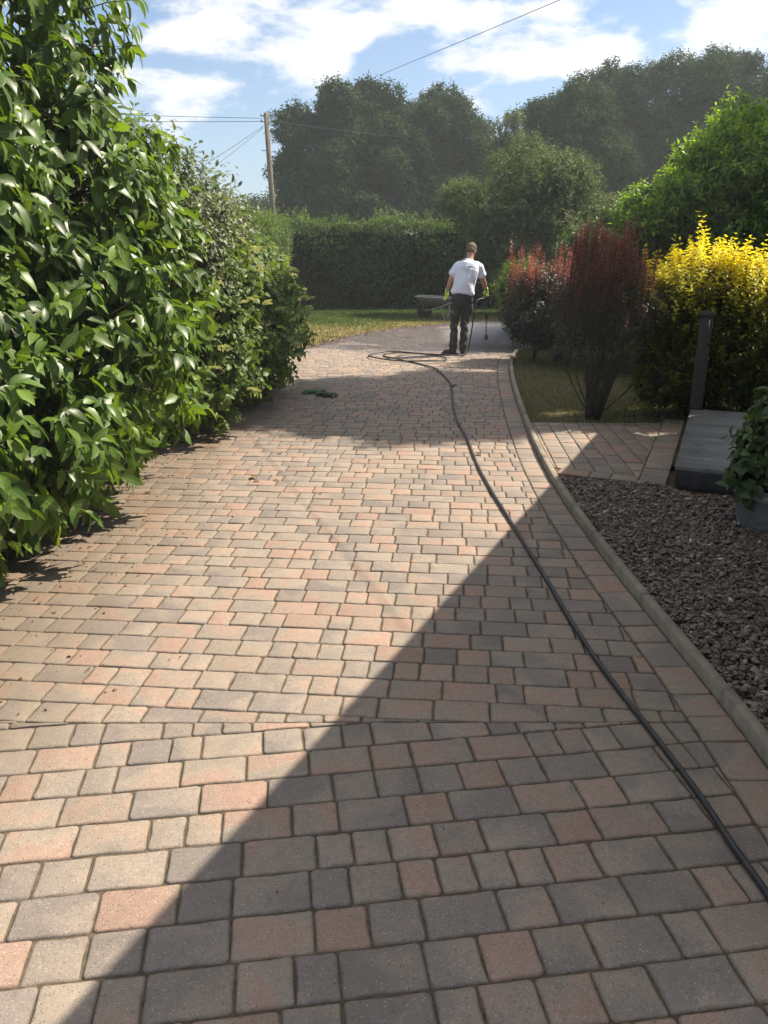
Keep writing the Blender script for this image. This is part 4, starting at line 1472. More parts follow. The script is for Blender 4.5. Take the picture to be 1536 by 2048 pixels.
    # tree outside the frame to the right: casts the round shade across the drive
    env = [((6.5, 12.4, 8.1), (1.75, 1.5, 1.1)), ((7.9, 12.9, 7.8), (1.5, 1.5, 1.3)), ((9.0, 13.3, 7.0), (1.6, 1.6, 1.8)), ((6.85, 11.1, 8.3), (.75, 1.0, .8)), ((6.1, 11.6, 8.6), (1.1, 1.1, .9))]
    tree('ash_tree', 'tall ash tree standing to the right beyond the laurel', (9.4, 13.6, 0), split_blobs(env, 8, .5, 31), LEAF['far'], 95000, 0.14, 0.18, per=6)


far_trees()


def spires(pxs, y, dy, spread, step, n=14, lean=.05):
    ps, ns = [], []
    for px, py in pxs:
        yy = y + random.uniform(-dy, dy)
        tip = P(px, py, yy)
        ln = Vector((random.gauss(0, lean), random.gauss(0, lean), 1)).normalized()
        for q in range(n):
            ps.append(tuple(tip - ln * step * q)); ns.append(tuple(ln))
    ns = np.array(ns)
    return np.array(ps), norm(ns + rng.normal(size=ns.shape) * spread)


def right_shrubs():
    # green + dark low shrub by the drive bend
    env = [blob_px(1045, 585, 14.6, 52, 55, .7), blob_px(1070, 640, 14.4, 60, 52, .7)]
    t = empty('privet_shrub', (P(1050, 690, 14.5).x, 14.5, 0), 'small rounded green privet at the bend of the drive, left of the red shrubs', 'shrub')
    shoots('foliage', LEAF['hedge'], env, 1800, 7, 0.045, 0.022, 0.16, t, 'quad', depth=.4, up=.9, tint=(.75, .25), droop=0)
    shoots('inner_foliage', LEAF['darkgreen'], [(b[0], tuple(x * .8 for x in b[1])) for b in env], 900, 6, 0.06, 0.04, 0.1, t, 'quad', depth=.4, tint=(.2, .2))
    m = MB(); stems(m, t.location, env, .015); m.build('stems', MT['bark_dark'], t)
    # far berberis: dark below, red spires above
    by_ = G(1185, 838).y
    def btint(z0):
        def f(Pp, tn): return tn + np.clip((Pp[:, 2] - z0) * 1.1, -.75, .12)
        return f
    env = [blob_px(1085, 585, 12.6, 58, 48, .6), blob_px(1140, 610, 12.4, 58, 50, .6), blob_px(1060, 640, 12.4, 55, 50, .6), blob_px(1120, 655, 12.2, 70, 48, .6), blob_px(1180, 650, 12.2, 50, 50, .6)]
    sp_far = spires([(random.uniform(1015, 1155), random.uniform(500, 575)) for _ in range(62)], 12.4, .35, .12, .05, 9)
    sp_near = spires([(random.uniform(1150, 1292), random.choice([random.uniform(462, 500), random.uniform(480, 580)])) for _ in range(75)] + [(1305, 545), (1312, 520), (1140, 560), (1135, 590)], by_, .3, .10, .035, 13)
    t = empty('red_barberry', (P(1100, 700, 12.4).x, 12.4, 0), 'farther, lower red-tipped barberry shrub with a dark base, beside the bend of the drive', 'shrub', 'red-leaved barberry shrubs')
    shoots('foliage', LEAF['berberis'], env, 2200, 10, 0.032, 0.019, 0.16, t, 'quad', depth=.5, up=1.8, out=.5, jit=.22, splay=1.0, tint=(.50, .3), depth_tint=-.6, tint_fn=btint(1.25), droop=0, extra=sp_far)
    shoots('inner_foliage', LEAF['darkgreen'], [(b[0], tuple(x * .85 for x in b[1])) for b in env], 2600, 6, 0.05, 0.035, 0.1, t, 'quad', depth=.5, tint=(.2, .3))
    m = MB(); stems(m, t.location, env, .014); m.build('stems', MT['bark_dark'], t)
    # near berberis: vase of stems
    by = 8.15
    bx = P(1185, 838, by).x
    base = Vector((G(1185, 838).x, G(1185, 838).y, 0))
    by = base.y
    t = empty('red_barberry', base, 'nearer, taller red barberry on a dark vase of stems, beside the block path', 'shrub', 'red-leaved barberry shrubs')
    env = [blob_px(1185, 580, by + .3, 40, 55, .28), blob_px(1235, 570, by + .2, 42, 60, .28), blob_px(1200, 625, by, 62, 55, .34), blob_px(1262, 610, by, 42, 60, .3), blob_px(1145, 610, by + .3, 42, 50, .25), blob_px(1285, 655, by, 34, 40, .25), blob_px(1150, 665, by, 42, 32, .28), blob_px(1225, 660, by - .1, 58, 32, .3)]
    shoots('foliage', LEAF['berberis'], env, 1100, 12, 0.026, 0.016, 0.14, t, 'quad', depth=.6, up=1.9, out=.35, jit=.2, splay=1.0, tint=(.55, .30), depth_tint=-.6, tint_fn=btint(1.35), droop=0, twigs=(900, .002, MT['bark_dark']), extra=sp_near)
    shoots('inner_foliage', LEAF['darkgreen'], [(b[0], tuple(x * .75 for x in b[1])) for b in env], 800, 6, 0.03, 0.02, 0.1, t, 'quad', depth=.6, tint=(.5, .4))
    m = MB()
    for i in range(42):
        a = random.uniform(0, 6.28); q = random.random() ** .6
        top = Vector((P(1210, 700, by).x + math.cos(a) * .42 * q, base.y + math.sin(a) * .34 * q, random.uniform(.62, 1.0)))
        s0 = base + Vector((math.cos(a) * .07, math.sin(a) * .06, 0))
        mid = s0.lerp(top, .5) + Vector((-math.cos(a) * .05, -math.sin(a) * .05, .04))
        m.tube(smooth_path([s0, mid, top], 4), [random.uniform(.006, .012) * (1 - .07 * k) for k in range(9)], 5)
    for px, py in ((1125, 715), (1300, 725), (1140, 700)):
        m.tube(smooth_path([base, base.lerp(P(px, py, by), .55) + Vector((0, 0, -.06)), P(px, py, by), P(px - 5, py - 40, by)], 4), .007, 5)
    m.build('stems', MT['bark_dark'], t)
    env2 = [((base.x + .02, base.y, .33), (.17, .15, .30)), ((base.x + .06, base.y, .6), (.30, .25, .18))]
    shoots('lower_foliage', LEAF['darkgreen'], env2, 110, 6, 0.028, 0.018, 0.08, t, 'quad', depth=.8, tint=(.3, .4))
    # golden shrub
    gy = 8.25
    base = Vector((P(1400, 800, gy).x, gy, 0))
    t = empty('golden_shrub', base, 'bright yellow-leaved shrub behind the dark post, greener toward its foot', 'shrub')
    env = [blob_px(1400, 590, gy, 85, 80, .42), blob_px(1470, 600, gy, 75, 75, .42), blob_px(1340, 640, gy, 72, 85, .40), blob_px(1530, 640, gy, 90, 110, .45), blob_px(1410, 690, gy, 110, 90, .5), blob_px(1330, 740, gy, 62, 95, .38), blob_px(1430, 760, gy + .1, 110, 90, .45), blob_px(1540, 760, gy, 90, 90, .45)]
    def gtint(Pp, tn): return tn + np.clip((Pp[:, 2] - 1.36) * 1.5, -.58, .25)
    spx = [(1402, 455), (1330, 590), (1300, 610), (1440, 500), (1385, 500), (1360, 510), (1425, 505), (1470, 515), (1500, 530), (1455, 495), (1520, 550), (1345, 540)] + [(random.uniform(1290, 1530), random.uniform(500, 570)) for _ in range(34)]
    ex = []
    for px, py in spx:
        for q in range(1, 8):
            ex.append(tuple(P(px + random.uniform(-3, 3), py + q * 13, gy + random.uniform(-.03, .03))))
    ex = np.array(ex); en = np.tile([[0, 0, 1.0]], (len(ex), 1)) + rng.normal(size=(len(ex), 3)) * .06
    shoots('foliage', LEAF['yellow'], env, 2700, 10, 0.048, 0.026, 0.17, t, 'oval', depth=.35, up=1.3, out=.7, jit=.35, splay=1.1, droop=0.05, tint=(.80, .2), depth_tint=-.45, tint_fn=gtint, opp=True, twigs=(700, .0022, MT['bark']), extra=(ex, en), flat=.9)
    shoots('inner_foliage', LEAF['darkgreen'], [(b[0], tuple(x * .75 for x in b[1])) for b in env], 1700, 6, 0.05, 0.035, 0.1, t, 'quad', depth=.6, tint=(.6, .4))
    m = MB(); stems(m, base, env, .014, 3); m.build('stems', MT['bark_dark'], t)
    # dark undergrowth under laurel
    env = [((4.2, 11.2, .5), (1.4, .8, .8)), ((3.2, 11.4, .4), (.8, .6, .6)), ((5.6, 10.8, .7), (1.3, .9, .9))]
    t = empty('evergreen_shrub', (4.4, 11.2, 0), 'very dark evergreen shrub low in the shade under the laurel', 'shrub')
    shoots('foliage', LEAF['darkgreen'], env, 2600, 7, 0.06, 0.035, 0.12, t, 'quad', depth=.5, tint=(.4, .3))
    m = MB(); stems(m, t.location, env, .014, 3); m.build('stems', MT['bark_dark'], t)


right_shrubs()

# ================================================================== POLE AND WIRES
def pole_wires():
    py_ = 30.0
    top = P(532, 226, py_)
    bot = P(549, 470, py_)
    dirn = (top - bot).normalized()
    foot = bot + dirn * (-bot.z / dirn.z)
    w = bark_mat("pole_wood", (0.17, 0.145, 0.105), 10)
    steel = simple("pole_steel", (0.18, 0.18, 0.17), 0.5, 0.7, nscale=20, var=.2, bump=.1)
    t = empty('telegraph_pole', foot, 'tall leaning wooden telegraph pole with steps behind the hedge', 'telegraph pole')
    m = MB(); m.tube([foot, foot.lerp(top, .5), top], [.105, .095, .082], 14); m.build('shaft', w, t, smooth=False)
    up = dirn
    for i, s_ in enumerate((0.985, 0.955)):
        mb = MB(); c = foot.lerp(top, s_)
        mb.tube([c + Vector((-.19, -.02, 0)), c + Vector((.19, -.02, 0))], .016, 6)
        mb.tube([c + Vector((-.17, -.02, -.01)), c + Vector((-.17, -.02, .07))], [.028, .02], 6)
        mb.tube([c + Vector((.17, -.02, -.01)), c + Vector((.17, -.02, .07))], [.028, .02], 6)
        mb.build('bracket', steel, t)
    for i in range(9):
        c = foot.lerp(top, .86 - i * .055)
        sg = -1 if i % 2 else 1
        mb = MB(); mb.tube([c, c + Vector((sg * .22, -.03, .0)), c + Vector((sg * .235, -.03, .03))], .012, 6)
        mb.build('step_iron', steel, t)
    black = simple("black_cable", (0.02, 0.02, 0.022), 0.5, nscale=30, var=.1, bump=.05)
    att = foot.lerp(top, .965)
    def wire(q, sag, r, label, off=(0, 0, 0)):
        a = att + Vector(off)
        q = Vector(q)
        pts = []
        for k in range(25):
            s_ = k / 24
            p_ = a.lerp(q, s_); p_.z -= sag * 4 * s_ * (1 - s_)
            pts.append(p_)
        mb = MB(); mb.tube(pts, r, 6)
        o = mb.build('overhead_wire', black)
        tag(o, label, 'wire', 'wires from the telegraph pole')
    r2 = pix_dir(1105, 0); r1 = (att - Vector((0, 0, CAM_H))).normalized()
    # anchor on the house roof, on the line seen in the photograph
    rr = Vector((1481, 1992, 925 * 1.0))
    q = Vector((0, 0, CAM_H)) + rr * (4.0 / 1992)
    wire(q, 0.04, .0035, 'overhead wire rising from the pole to the upper right over the trees', (.15, 0, .05))
    wire(P(-500, 185, 34), 0.15, .008, 'upper of the two level wires leading left from the pole', (-.15, 0, .05))
    wire(P(-500, 215, 33), 0.15, .008, 'lower of the two level wires leading left from the pole', (-.15, 0, -.05))
    wire(P(150, 478, 22), 0.1, .010, 'wire sloping down left from the pole, upper of the pair', (-.12, 0, -.2))
    wire(P(190, 500, 23), 0.1, .008, 'wire sloping down left from the pole, lower of the pair', (-.12, 0, -.25))
    wire(P(1000, 282, 60), 0.2, .007, 'level wire leading right from the pole into the trees', (.15, 0, -.03))


pole_wires()

# ================================================================== MAN, HOSE, LANCE
def tubes_remesh(name, chains, voxel, mat, parent, smooth_it=4, ellips=None, noise=None):
    mb = MB()
    for ch in chains:
        pts = [Vector(c[0]) for c in ch]; rs = [c[1] for c in ch]
        n = 14
        # elliptical sections: radius may be (rx, ry) in world x/y
        rings = []
        # rounded ends
        def cap(p, q, r):
            d = (p - q).normalized(); return d
        seq = []
        r0 = rs[0] if isinstance(rs[0], tuple) else (rs[0], rs[0])
        r1 = rs[-1] if isinstance(rs[-1], tuple) else (rs[-1], rs[-1])
        d0_ = (pts[0] - pts[1]).normalized(); d1_ = (pts[-1] - pts[-2]).normalized()
        e0 = min(r0) * .6; e1 = min(r1) * .6
        seq.append((pts[0] + d0_ * e0, (r0[0] * .35, r0[1] * .35)))
        seq.append((pts[0] + d0_ * e0 * .6, (r0[0] * .75, r0[1] * .75)))
        for p, r in zip(pts, rs): seq.append((p, r if isinstance(r, tuple) else (r, r)))
        seq.append((pts[-1] + d1_ * e1 * .6, (r1[0] * .75, r1[1] * .75)))
        seq.append((pts[-1] + d1_ * e1, (r1[0] * .35, r1[1] * .35)))
        vs = []
        for i, (p, r) in enumerate(seq):
            a = seq[max(i - 1, 0)][0]; b = seq[min(i + 1, len(seq) - 1)][0]
            t = (b - a).normalized()
            x = Vector((1, 0, 0)) - t * t.x
            if x.length < .3: x = Vector((0, 0, 1)) - t * t.z
            x.normalize(); y = t.cross(x)
            vs += [p + x * r[0] * math.cos(2 * math.pi * k / n) + y * r[1] * math.sin(2 * math.pi * k / n) for k in range(n)]
        fs = []
        for i in range(len(seq) - 1):
            for k in range(n): fs.append((i * n + k, i * n + (k + 1) % n, (i + 1) * n + (k + 1) % n, (i + 1) * n + k))
        fs.append(tuple(reversed(range(n)))); fs.append(tuple((len(seq) - 1) * n + k for k in range(n)))
        mb.add(vs, fs)
    if ellips:
        for c, r, rot in ellips: mb.ellip(c, r, 16, 12, rot)
    o = mb.build(name, mat, None)
    md = o.modifiers.new('r', 'REMESH'); md.mode = 'VOXEL'; md.voxel_size = voxel
    if smooth_it:
        ms = o.modifiers.new('s', 'SMOOTH'); ms.iterations = smooth_it; ms.factor = .5
    dg = bpy.context.evaluated_depsgraph_get()
    dg.update()
    me = bpy.data.meshes.new_from_object(o.evaluated_get(dg))
    me.name = name
    old = o.data
    o.modifiers.clear(); o.data = me
    if noise:
        co = np.empty(len(me.vertices) * 3, np.float32); me.vertices.foreach_get('co', co); co = co.reshape(-1, 3)
        no = np.empty(len(me.vertices) * 3, np.float32); me.vertices.foreach_get('normal', no); no = no.reshape(-1, 3)
        co = co + no * noise(co)[:, None]
        me.vertices.foreach_set('co', co.astype(np.float32).reshape(-1)); me.update()
    me.polygons.foreach_set('use_smooth', np.ones(len(me.polygons), bool))
    if not me.materials: me.materials.append(mat)
    o.name = name
    if parent is not None:
        o.parent = parent
    return o


MAN = G(920, 709)


def man():
    skin = NT("skin")
    n = skin.noise(40, 3)
    skin.bsdf(skin.mix(n, (0.42, 0.22, 0.15), (0.52, 0.30, 0.21)), 0.55, 0, 0.4, None, **{'Subsurface Weight': 0.1, 'Subsurface Radius': (0.02, 0.008, 0.004)})
    shirt = NT("white_shirt")
    ob = shirt.obj()
    st = shirt.noise(5, 5, 0.7, shirt.vadd(ob, (3.0, 3.0, .7), 'MULTIPLY'))
    c = shirt.mix(shirt.rng(st, .55, .75, 0, .25, True), (0.72, 0.76, 0.86), (0.56, 0.57, 0.62))
    shirt.bsdf(c, 0.85, 0, 0.3, shirt.bump(shirt.noise(7, 4, .6, shirt.vadd(ob, (1.6, 1.6, .6), 'MULTIPLY')), .6, .02))
    trou = simple("black_work_trousers", (0.030, 0.030, 0.032), 0.85, nscale=12, var=.35, bump=.6, bdist=.01, dirt=((0.075, 0.068, 0.05), 9, .7), obj=True)
    boot = simple("dark_boots", (0.03, 0.027, 0.022), 0.55, nscale=20, var=.4, bump=.3, dirt=((0.10, 0.085, 0.06), 14, .6), obj=True)
    glove = simple("lime_gloves", (0.48, 0.66, 0.12), 0.7, nscale=40, var=.15, bump=.3, obj=True)
    hairm = simple("short_hair", (0.13, 0.085, 0.055), 0.8, nscale=120, var=.4, bump=.8, bdist=.004, obj=True)
    t = empty('person', MAN, 'person seen from behind in a white T-shirt and dark trousers, holding a pressure washer lance', 'person')
    V = Vector
    shL, shR = V((-.062, .07, 1.405)), V((.258, .10, 1.395))
    elL, elR = V((-.180, .05, 1.185)), V((.352, .16, 1.170))
    wrL, wrR = V((-.222, .17, 1.00)), V((.425, .33, 1.015))
    hipL, hipR = V((-.075, 0, .90)), V((.085, 0, .90))
    knL, knR = V((-.105, .03, .50)), V((.062, .03, .50))
    anL, anR = V((-.118, -.01, .10)), V((.045, -.01, .10))
    neck = V((.115, .085, 1.49)); head = V((.148, .155, 1.625))
    hrot = Matrix.Rotation(R(-32), 3, 'Z') @ Matrix.Rotation(R(-24), 3, 'X')
    Hd = lambda x, y, z: head + hrot @ V((x, y, z))
    body = [
        [(V((0.005, 0, .92)), (.155, .105)), (V((.02, .01, 1.05)), (.145, .100)), (V((.05, .03, 1.2)), (.160, .105)), (V((.085, .06, 1.36)), (.175, .105)), (V((.105, .08, 1.45)), (.12, .08))],
        [(neck - V((0, .01, .04)), .062), (neck + V((.01, .02, .03)), .056), (Hd(0, -.02, -.06), .056)],
        [(shL + V((.04, 0, .01)), .062), (shL, .058), (shL.lerp(elL, .5), .046), (elL, .038), (elL.lerp(wrL, .35), .039), (wrL, .026)],
        [(shR - V((.04, 0, .0)), .062), (shR, .058), (shR.lerp(elR, .5), .048), (elR, .040), (elR.lerp(wrR, .35), .041), (wrR, .027)],
        [(hipL, .088), (hipL.lerp(knL, .5), .072), (knL, .054), (knL.lerp(anL, .35), .054), (anL, .036)],
        [(hipR, .088), (hipR.lerp(knR, .5), .072), (knR, .054), (knR.lerp(anR, .35), .054), (anR, .036)],
    ]
    el = [(Hd(0, 0, .02), (.074, .094, .098), hrot), (Hd(0, .02, -.045), (.058, .068, .062), hrot), (Hd(0, .098, -.02), (.012, .016, .024), hrot),
          (Hd(.076, .0, -.015), (.008, .018, .030), hrot), (Hd(-.076, .0, -.015), (.008, .018, .030), hrot),
          (Hd(.03, .088, .012), (.016, .01, .012), hrot), (Hd(-.03, .088, .012), (.016, .01, .012), hrot), (Hd(0, .085, -.06), (.026, .012, .008), hrot)]
    b = tubes_remesh('body', body, .0075, skin.m, t, 3, el)
    # hair: cap over the skull
    hb_ = tubes_remesh('hair', [[(Hd(0, -.02, .03), .02), (Hd(0, -.02, .05), .02)]], .006, hairm, t, 2,
                       [(Hd(0, -.008, .034), (.079, .094, .092), hrot), (Hd(0, -.045, -.01), (.070, .060, .06), hrot)])
    # glasses
    gm = MB()
    gm.tube([Hd(.079, -.01, .008), Hd(.079, .06, .012), Hd(.062, .098, .010), Hd(.0, .112, .012), Hd(-.062, .098, .010), Hd(-.079, .06, .012), Hd(-.079, -.01, .008)], .0028, 6)
    gm.build('glasses', boot, t, local=True)
    # shirt
    def folds(co):
        z = co[:, 2]; x = co[:, 0]; y = co[:, 1]
        f = .006 * np.sin(x * 38 + z * 9 + np.sin(z * 12) * 1.2) * np.clip((1.45 - z) * 3, 0, 1)
        f += .004 * np.sin(x * 17 - z * 21)
        return f
    sc = [
        [(V((0.012, 0, .975)), (.190, .128)), (V((.02, .005, 1.04)), (.182, .125)), (V((.05, .025, 1.2)), (.183, .122)), (V((.08, .05, 1.33)), (.192, .120)), (V((.10, .07, 1.42)), (.165, .10)), (V((.108, .08, 1.465)), (.095, .068))],
        [(shL + V((.085, 0, .015)), .062), (shL + V((.03, 0, .005)), .070), (shL + V((-.012, 0, -.025)), .074), (shL.lerp(elL, .42), .076), (shL.lerp(elL, .66), .084)],
        [(shR + V((-.085, 0, .015)), .062), (shR + V((-.03, 0, .005)), .070), (shR + V((.012, 0, -.025)), .074), (shR.lerp(elR, .42), .076), (shR.lerp(elR, .68), .084)],
    ]
    so = tubes_remesh('t_shirt', sc, .008, shirt.m, t, 3, None, folds)
    # cut sleeve / hem ends flat: slightly flare handled by volume; printed mark on the back
    bm = bmesh.new(); bm.from_mesh(so.data)
    bvh = BVHTree.FromBMesh(bm)
    ink = simple("shirt_print", (0.10, 0.11, 0.16), 0.8, nscale=80, var=.5, bump=.1, obj=True)
    pm = MB()
    def stamp(quads):
        for q in quads:
            vs = []
            for (x, z) in q:
                hit = bvh.ray_cast(V((x, -1, z)), V((0, 1, 0)))
                if hit[0] is None: return
                vs.append(hit[0] + V((0, -.0022, 0)))
            pm.add(vs, [(0, 1, 2, 3)])
    # roof-line emblem and a row of small lettering strokes beneath it
    line = [(-.02, 1.362), (.03, 1.385), (.075, 1.372), (.095, 1.392), (.13, 1.392), (.17, 1.375), (.215, 1.352)]
    for i in range(len(line) - 1):
        (x0, z0), (x1, z1) = line[i], line[i + 1]
        for k in range(3):
            a, b_ = k / 3, (k + 1) / 3
            xa, za, xb, zb = x0 + (x1 - x0) * a, z0 + (z1 - z0) * a, x0 + (x1 - x0) * b_, z0 + (z1 - z0) * b_
            th = .006 + (.012 if 0.08 < xa < .15 else 0)
            stamp([[(xa, za - th), (xb, zb - th), (xb, zb), (xa, za)]])
    for row, (zr, xa, xb, hh) in enumerate(((1.338, .02, .19, .010), (1.310, .04, .17, .010), (1.285, .06, .15, .007))):
        x = xa
        while x < xb:
            w_ = random.uniform(.005, .012)
            stamp([[(x, zr), (x + w_ * .5, zr), (x + w_ * .5, zr + hh), (x, zr + hh)]])
            if random.random() < .6: stamp([[(x + w_ * .4, zr), (x + w_, zr), (x + w_, zr + hh * .3), (x + w_ * .4, zr + hh * .3)]])
            x += w_ + .005
    po = pm.build('back_print', ink, t, local=True)
    po.parent = so; po.location = (0, 0, 0)
    bm.free()
    # trousers
    def tf(co):
        z = co[:, 2]; x = co[:, 0]; y = co[:, 1]
        return .006 * np.sin(z * 42 + x * 30 + y * 20) * (.4 + np.exp(-((z - .45) / .12) ** 2) + np.exp(-((z - .16) / .08) ** 2)) + .004 * np.sin(x * 40 + z * 15)
    tc = [
        [(V((.004, 0, .82)), (.165, .118)), (V((.008, 0, .90)), (.172, .122)), (V((.012, 0, 1.0)), (.160, .112))],
        [(hipL + V((0, 0, -.02)), .098), (hipL.lerp(knL, .5), .078), (knL, .064), (knL.lerp(anL, .4), .065), (anL + V((0, 0, .05)), .060), (anL + V((0, 0, -.01)), .064)],
        [(hipR + V((0, 0, -.02)), .098), (hipR.lerp(knR, .5), .078), (knR, .064), (knR.lerp(anR, .4), .065), (anR + V((0, 0, .05)), .060), (anR + V((0, 0, -.01)), .064)],
    ]
    tr = tubes_remesh('trousers', tc, .009, trou, t, 2, [(V((.165, -.0, .72)), (.03, .07, .09), None)], tf)
    # boots
    for an, yaw in ((anL, R(52)), (anR, R(-8))):
        rz = Matrix.Rotation(yaw, 3, 'Z')
        g = V((an.x, an.y, 0))
        L = lambda x, y, z: g + rz @ V((x, y, z))
        bo = tubes_remesh('boot', [[(L(0, -.01, .17), .056), (L(0, -.01, .10), .054), (L(0, .0, .055), .050)],
                                   [(L(0, -.03, .045), (.042, .042)), (L(0, .06, .048), (.046, .042)), (L(0, .13, .040), (.050, .034)), (L(0, .17, .034), (.042, .028))]], .007, boot, t, 2)
        sm = MB()
        out = [(-.036, -.085), (.036, -.085), (.044, -.02), (.05, .08), (.052, .14), (.035, .205), (0, .22), (-.03, .205), (-.046, .14), (-.044, .08), (-.042, -.02)]
        sm.add([L(x, y, .003) for x, y in out] + [L(x, y, .026) for x, y in out], [tuple(reversed(range(11))), tuple(range(11, 22))] + [(i, (i + 1) % 11, 11 + (i + 1) % 11, 11 + i) for i in range(11)])
        s2 = sm.build('sole', trou, t, local=True); s2.parent = bo; s2.location = (0, 0, 0)
    # gloves with five fingers
    def hand(wr, fwd, side, up, curl, nm='glove'):
        fwd, side = fwd.normalized(), side.normalized()
        up = up.normalized()
        pc = wr + fwd * .045
        ch = [[(wr - fwd * .035, .034), (wr + fwd * .005, .031)],
              [(wr, (.030)), (wr + fwd * .05, .031)]]
        for i, (sx, ln) in enumerate(((-.030, .068), (-.010, .076), (.010, .072), (.029, .058))):
            p0 = wr + fwd * .072 + side * sx
            d = fwd.copy()
            ax = side
            pts = [(wr + fwd * .045 + side * sx * .8, .012), (p0, .0112)]
            p = p0
            for j, fr_ in enumerate((.45, .32, .23)):
                d = Matrix.Rotation(curl * (0.75 + .1 * i), 3, ax) @ d
                p = p + d * ln * fr_
                pts.append((p, .0105 - .0008 * j))
            ch.append(pts)
        th = [(wr + fwd * .02 - side * .026, .014), (wr + fwd * .045 - side * .048 + up * .008, .012), (wr + fwd * .075 - side * .052 + up * .024, .0105)]
        ch.append(th)
        return tubes_remesh(nm, ch, .0042, glove, t, 1, [(wr + fwd * .045, (.044, .022, .044), Matrix((side, up, fwd)).transposed())])
    # right hand around the gun's grip, left hand hanging holding the hose
    fR = V((.10, .45, -.75)).normalized()
    sR = V((1, -.15, .05)); sR = (sR - fR * sR.dot(fR)).normalized(); uR = sR.cross(fR)
    hand(wrR + (wrR - elR).normalized() * .02, fR, sR, uR, R(-52))
    fL = V((-.06, .25, -.9)).normalized()
    sL = V((.5, -.8, 0)); sL = (sL - fL * sL.dot(fL)).normalized(); uL = sL.cross(fL)
    hand(wrL + (wrL - elL).normalized() * .02, fL, sL, uL, R(-22))
    return wrR + (wrR - elR).normalized() * .02 + fR * .075


grip = man()


def lance(grip):
    blk = simple("lance_plastic", (0.018, 0.018, 0.02), 0.45, nscale=30, var=.2, bump=.1)
    stl = simple("lance_steel", (0.22, 0.22, 0.22), 0.35, 0.8, nscale=30, var=.1, bump=.05)
    g = MAN + grip
    V = Vector
    t = empty('pressure_washer_lance', g, 'black pressure washer lance with round nozzle pointed down, held in the right glove', 'spray lance')
    noz = MAN + V((.535, .92, .16))
    a = g + V((-.01, -.06, .005))
    d = (noz - g).normalized()
    m = MB()
    m.tube([g - d * .10 + V((0, 0, .02)), g - d * .02, g + d * .10, g + d * .22], [.018, .024, .022, .016], 10)
    m.tube([g - d * .03, g - d * .03 + V((-.02, -.11, -.05))], [.017, .015], 8)
    m.build('gun', blk, t, smooth=True)
    m = MB(); m.tube([g + V((-.04, -.02, -.045)), g + V((-.075, -.06, -.075))], [.005, .005], 6); m.build('trigger', stl, t)
    m = MB(); m.tube([g + d * .2, noz - d * .08], .0085, 8); m.build('tube', stl, t, smooth=True)
    m = MB(); q = (noz - g).length
    m.tube([g + d * q * .38, g + d * q * .42, g + d * q * .52, g + d * q * .56], [.012, .021, .021, .012], 10); m.build('sleeve', blk, t, smooth=True)
    m = MB(); m.tube([noz - d * .09, noz - d * .07, noz - d * .01, noz + d * .02], [.014, .030, .034, .020], 12); m.build('nozzle', blk, t, smooth=True)
    # fine spray mist where the jet strikes the paving
    sp = NT("spray_mist")
    vol = sp.N.new('ShaderNodeVolumePrincipled')
    tc = sp.N.new('ShaderNodeTexCoord')
    vm = sp.N.new('ShaderNodeVectorMath'); vm.operation = 'LENGTH'
    sp.L.new(tc.outputs['Object'], vm.inputs[0])
    fall = sp.rng(vm.outputs['Value'], 0.15, 1.0, 1.0, 0.0, True)
    nz = sp.rng(sp.noise(2.2, 4, .6, tc.outputs['Object']), .35, .7, 0.1, 1.0)
    den = sp.math('MULTIPLY', sp.math('MULTIPLY', fall, nz), 7.0)
    sp.L.new(den, vol.inputs['Density'])
    vol.inputs['Color'].default_value = (.93, .95, 1.0, 1)
    vol.inputs['Anisotropy'].default_value = .35
    sp.L.new(vol.outputs[0], sp.out.inputs['Volume'])
    mb = MB(); mb.ellip((0, 0, 0), (1, 1, 1), 20, 12)
    c = MAN + V((.70, 1.35, .16))
    o = mb.build('spray_mist', sp.m)
    o.location = c; o.scale = (1.05, 1.0, .30)
    tag(o, kind='stuff')
    # jet of water
    w = NT("water_jet")
    w.bsdf((.85, .88, .92), .15, 0, .5, None, **{'Alpha': .35})
    return g, noz


gun, noz = lance(grip)


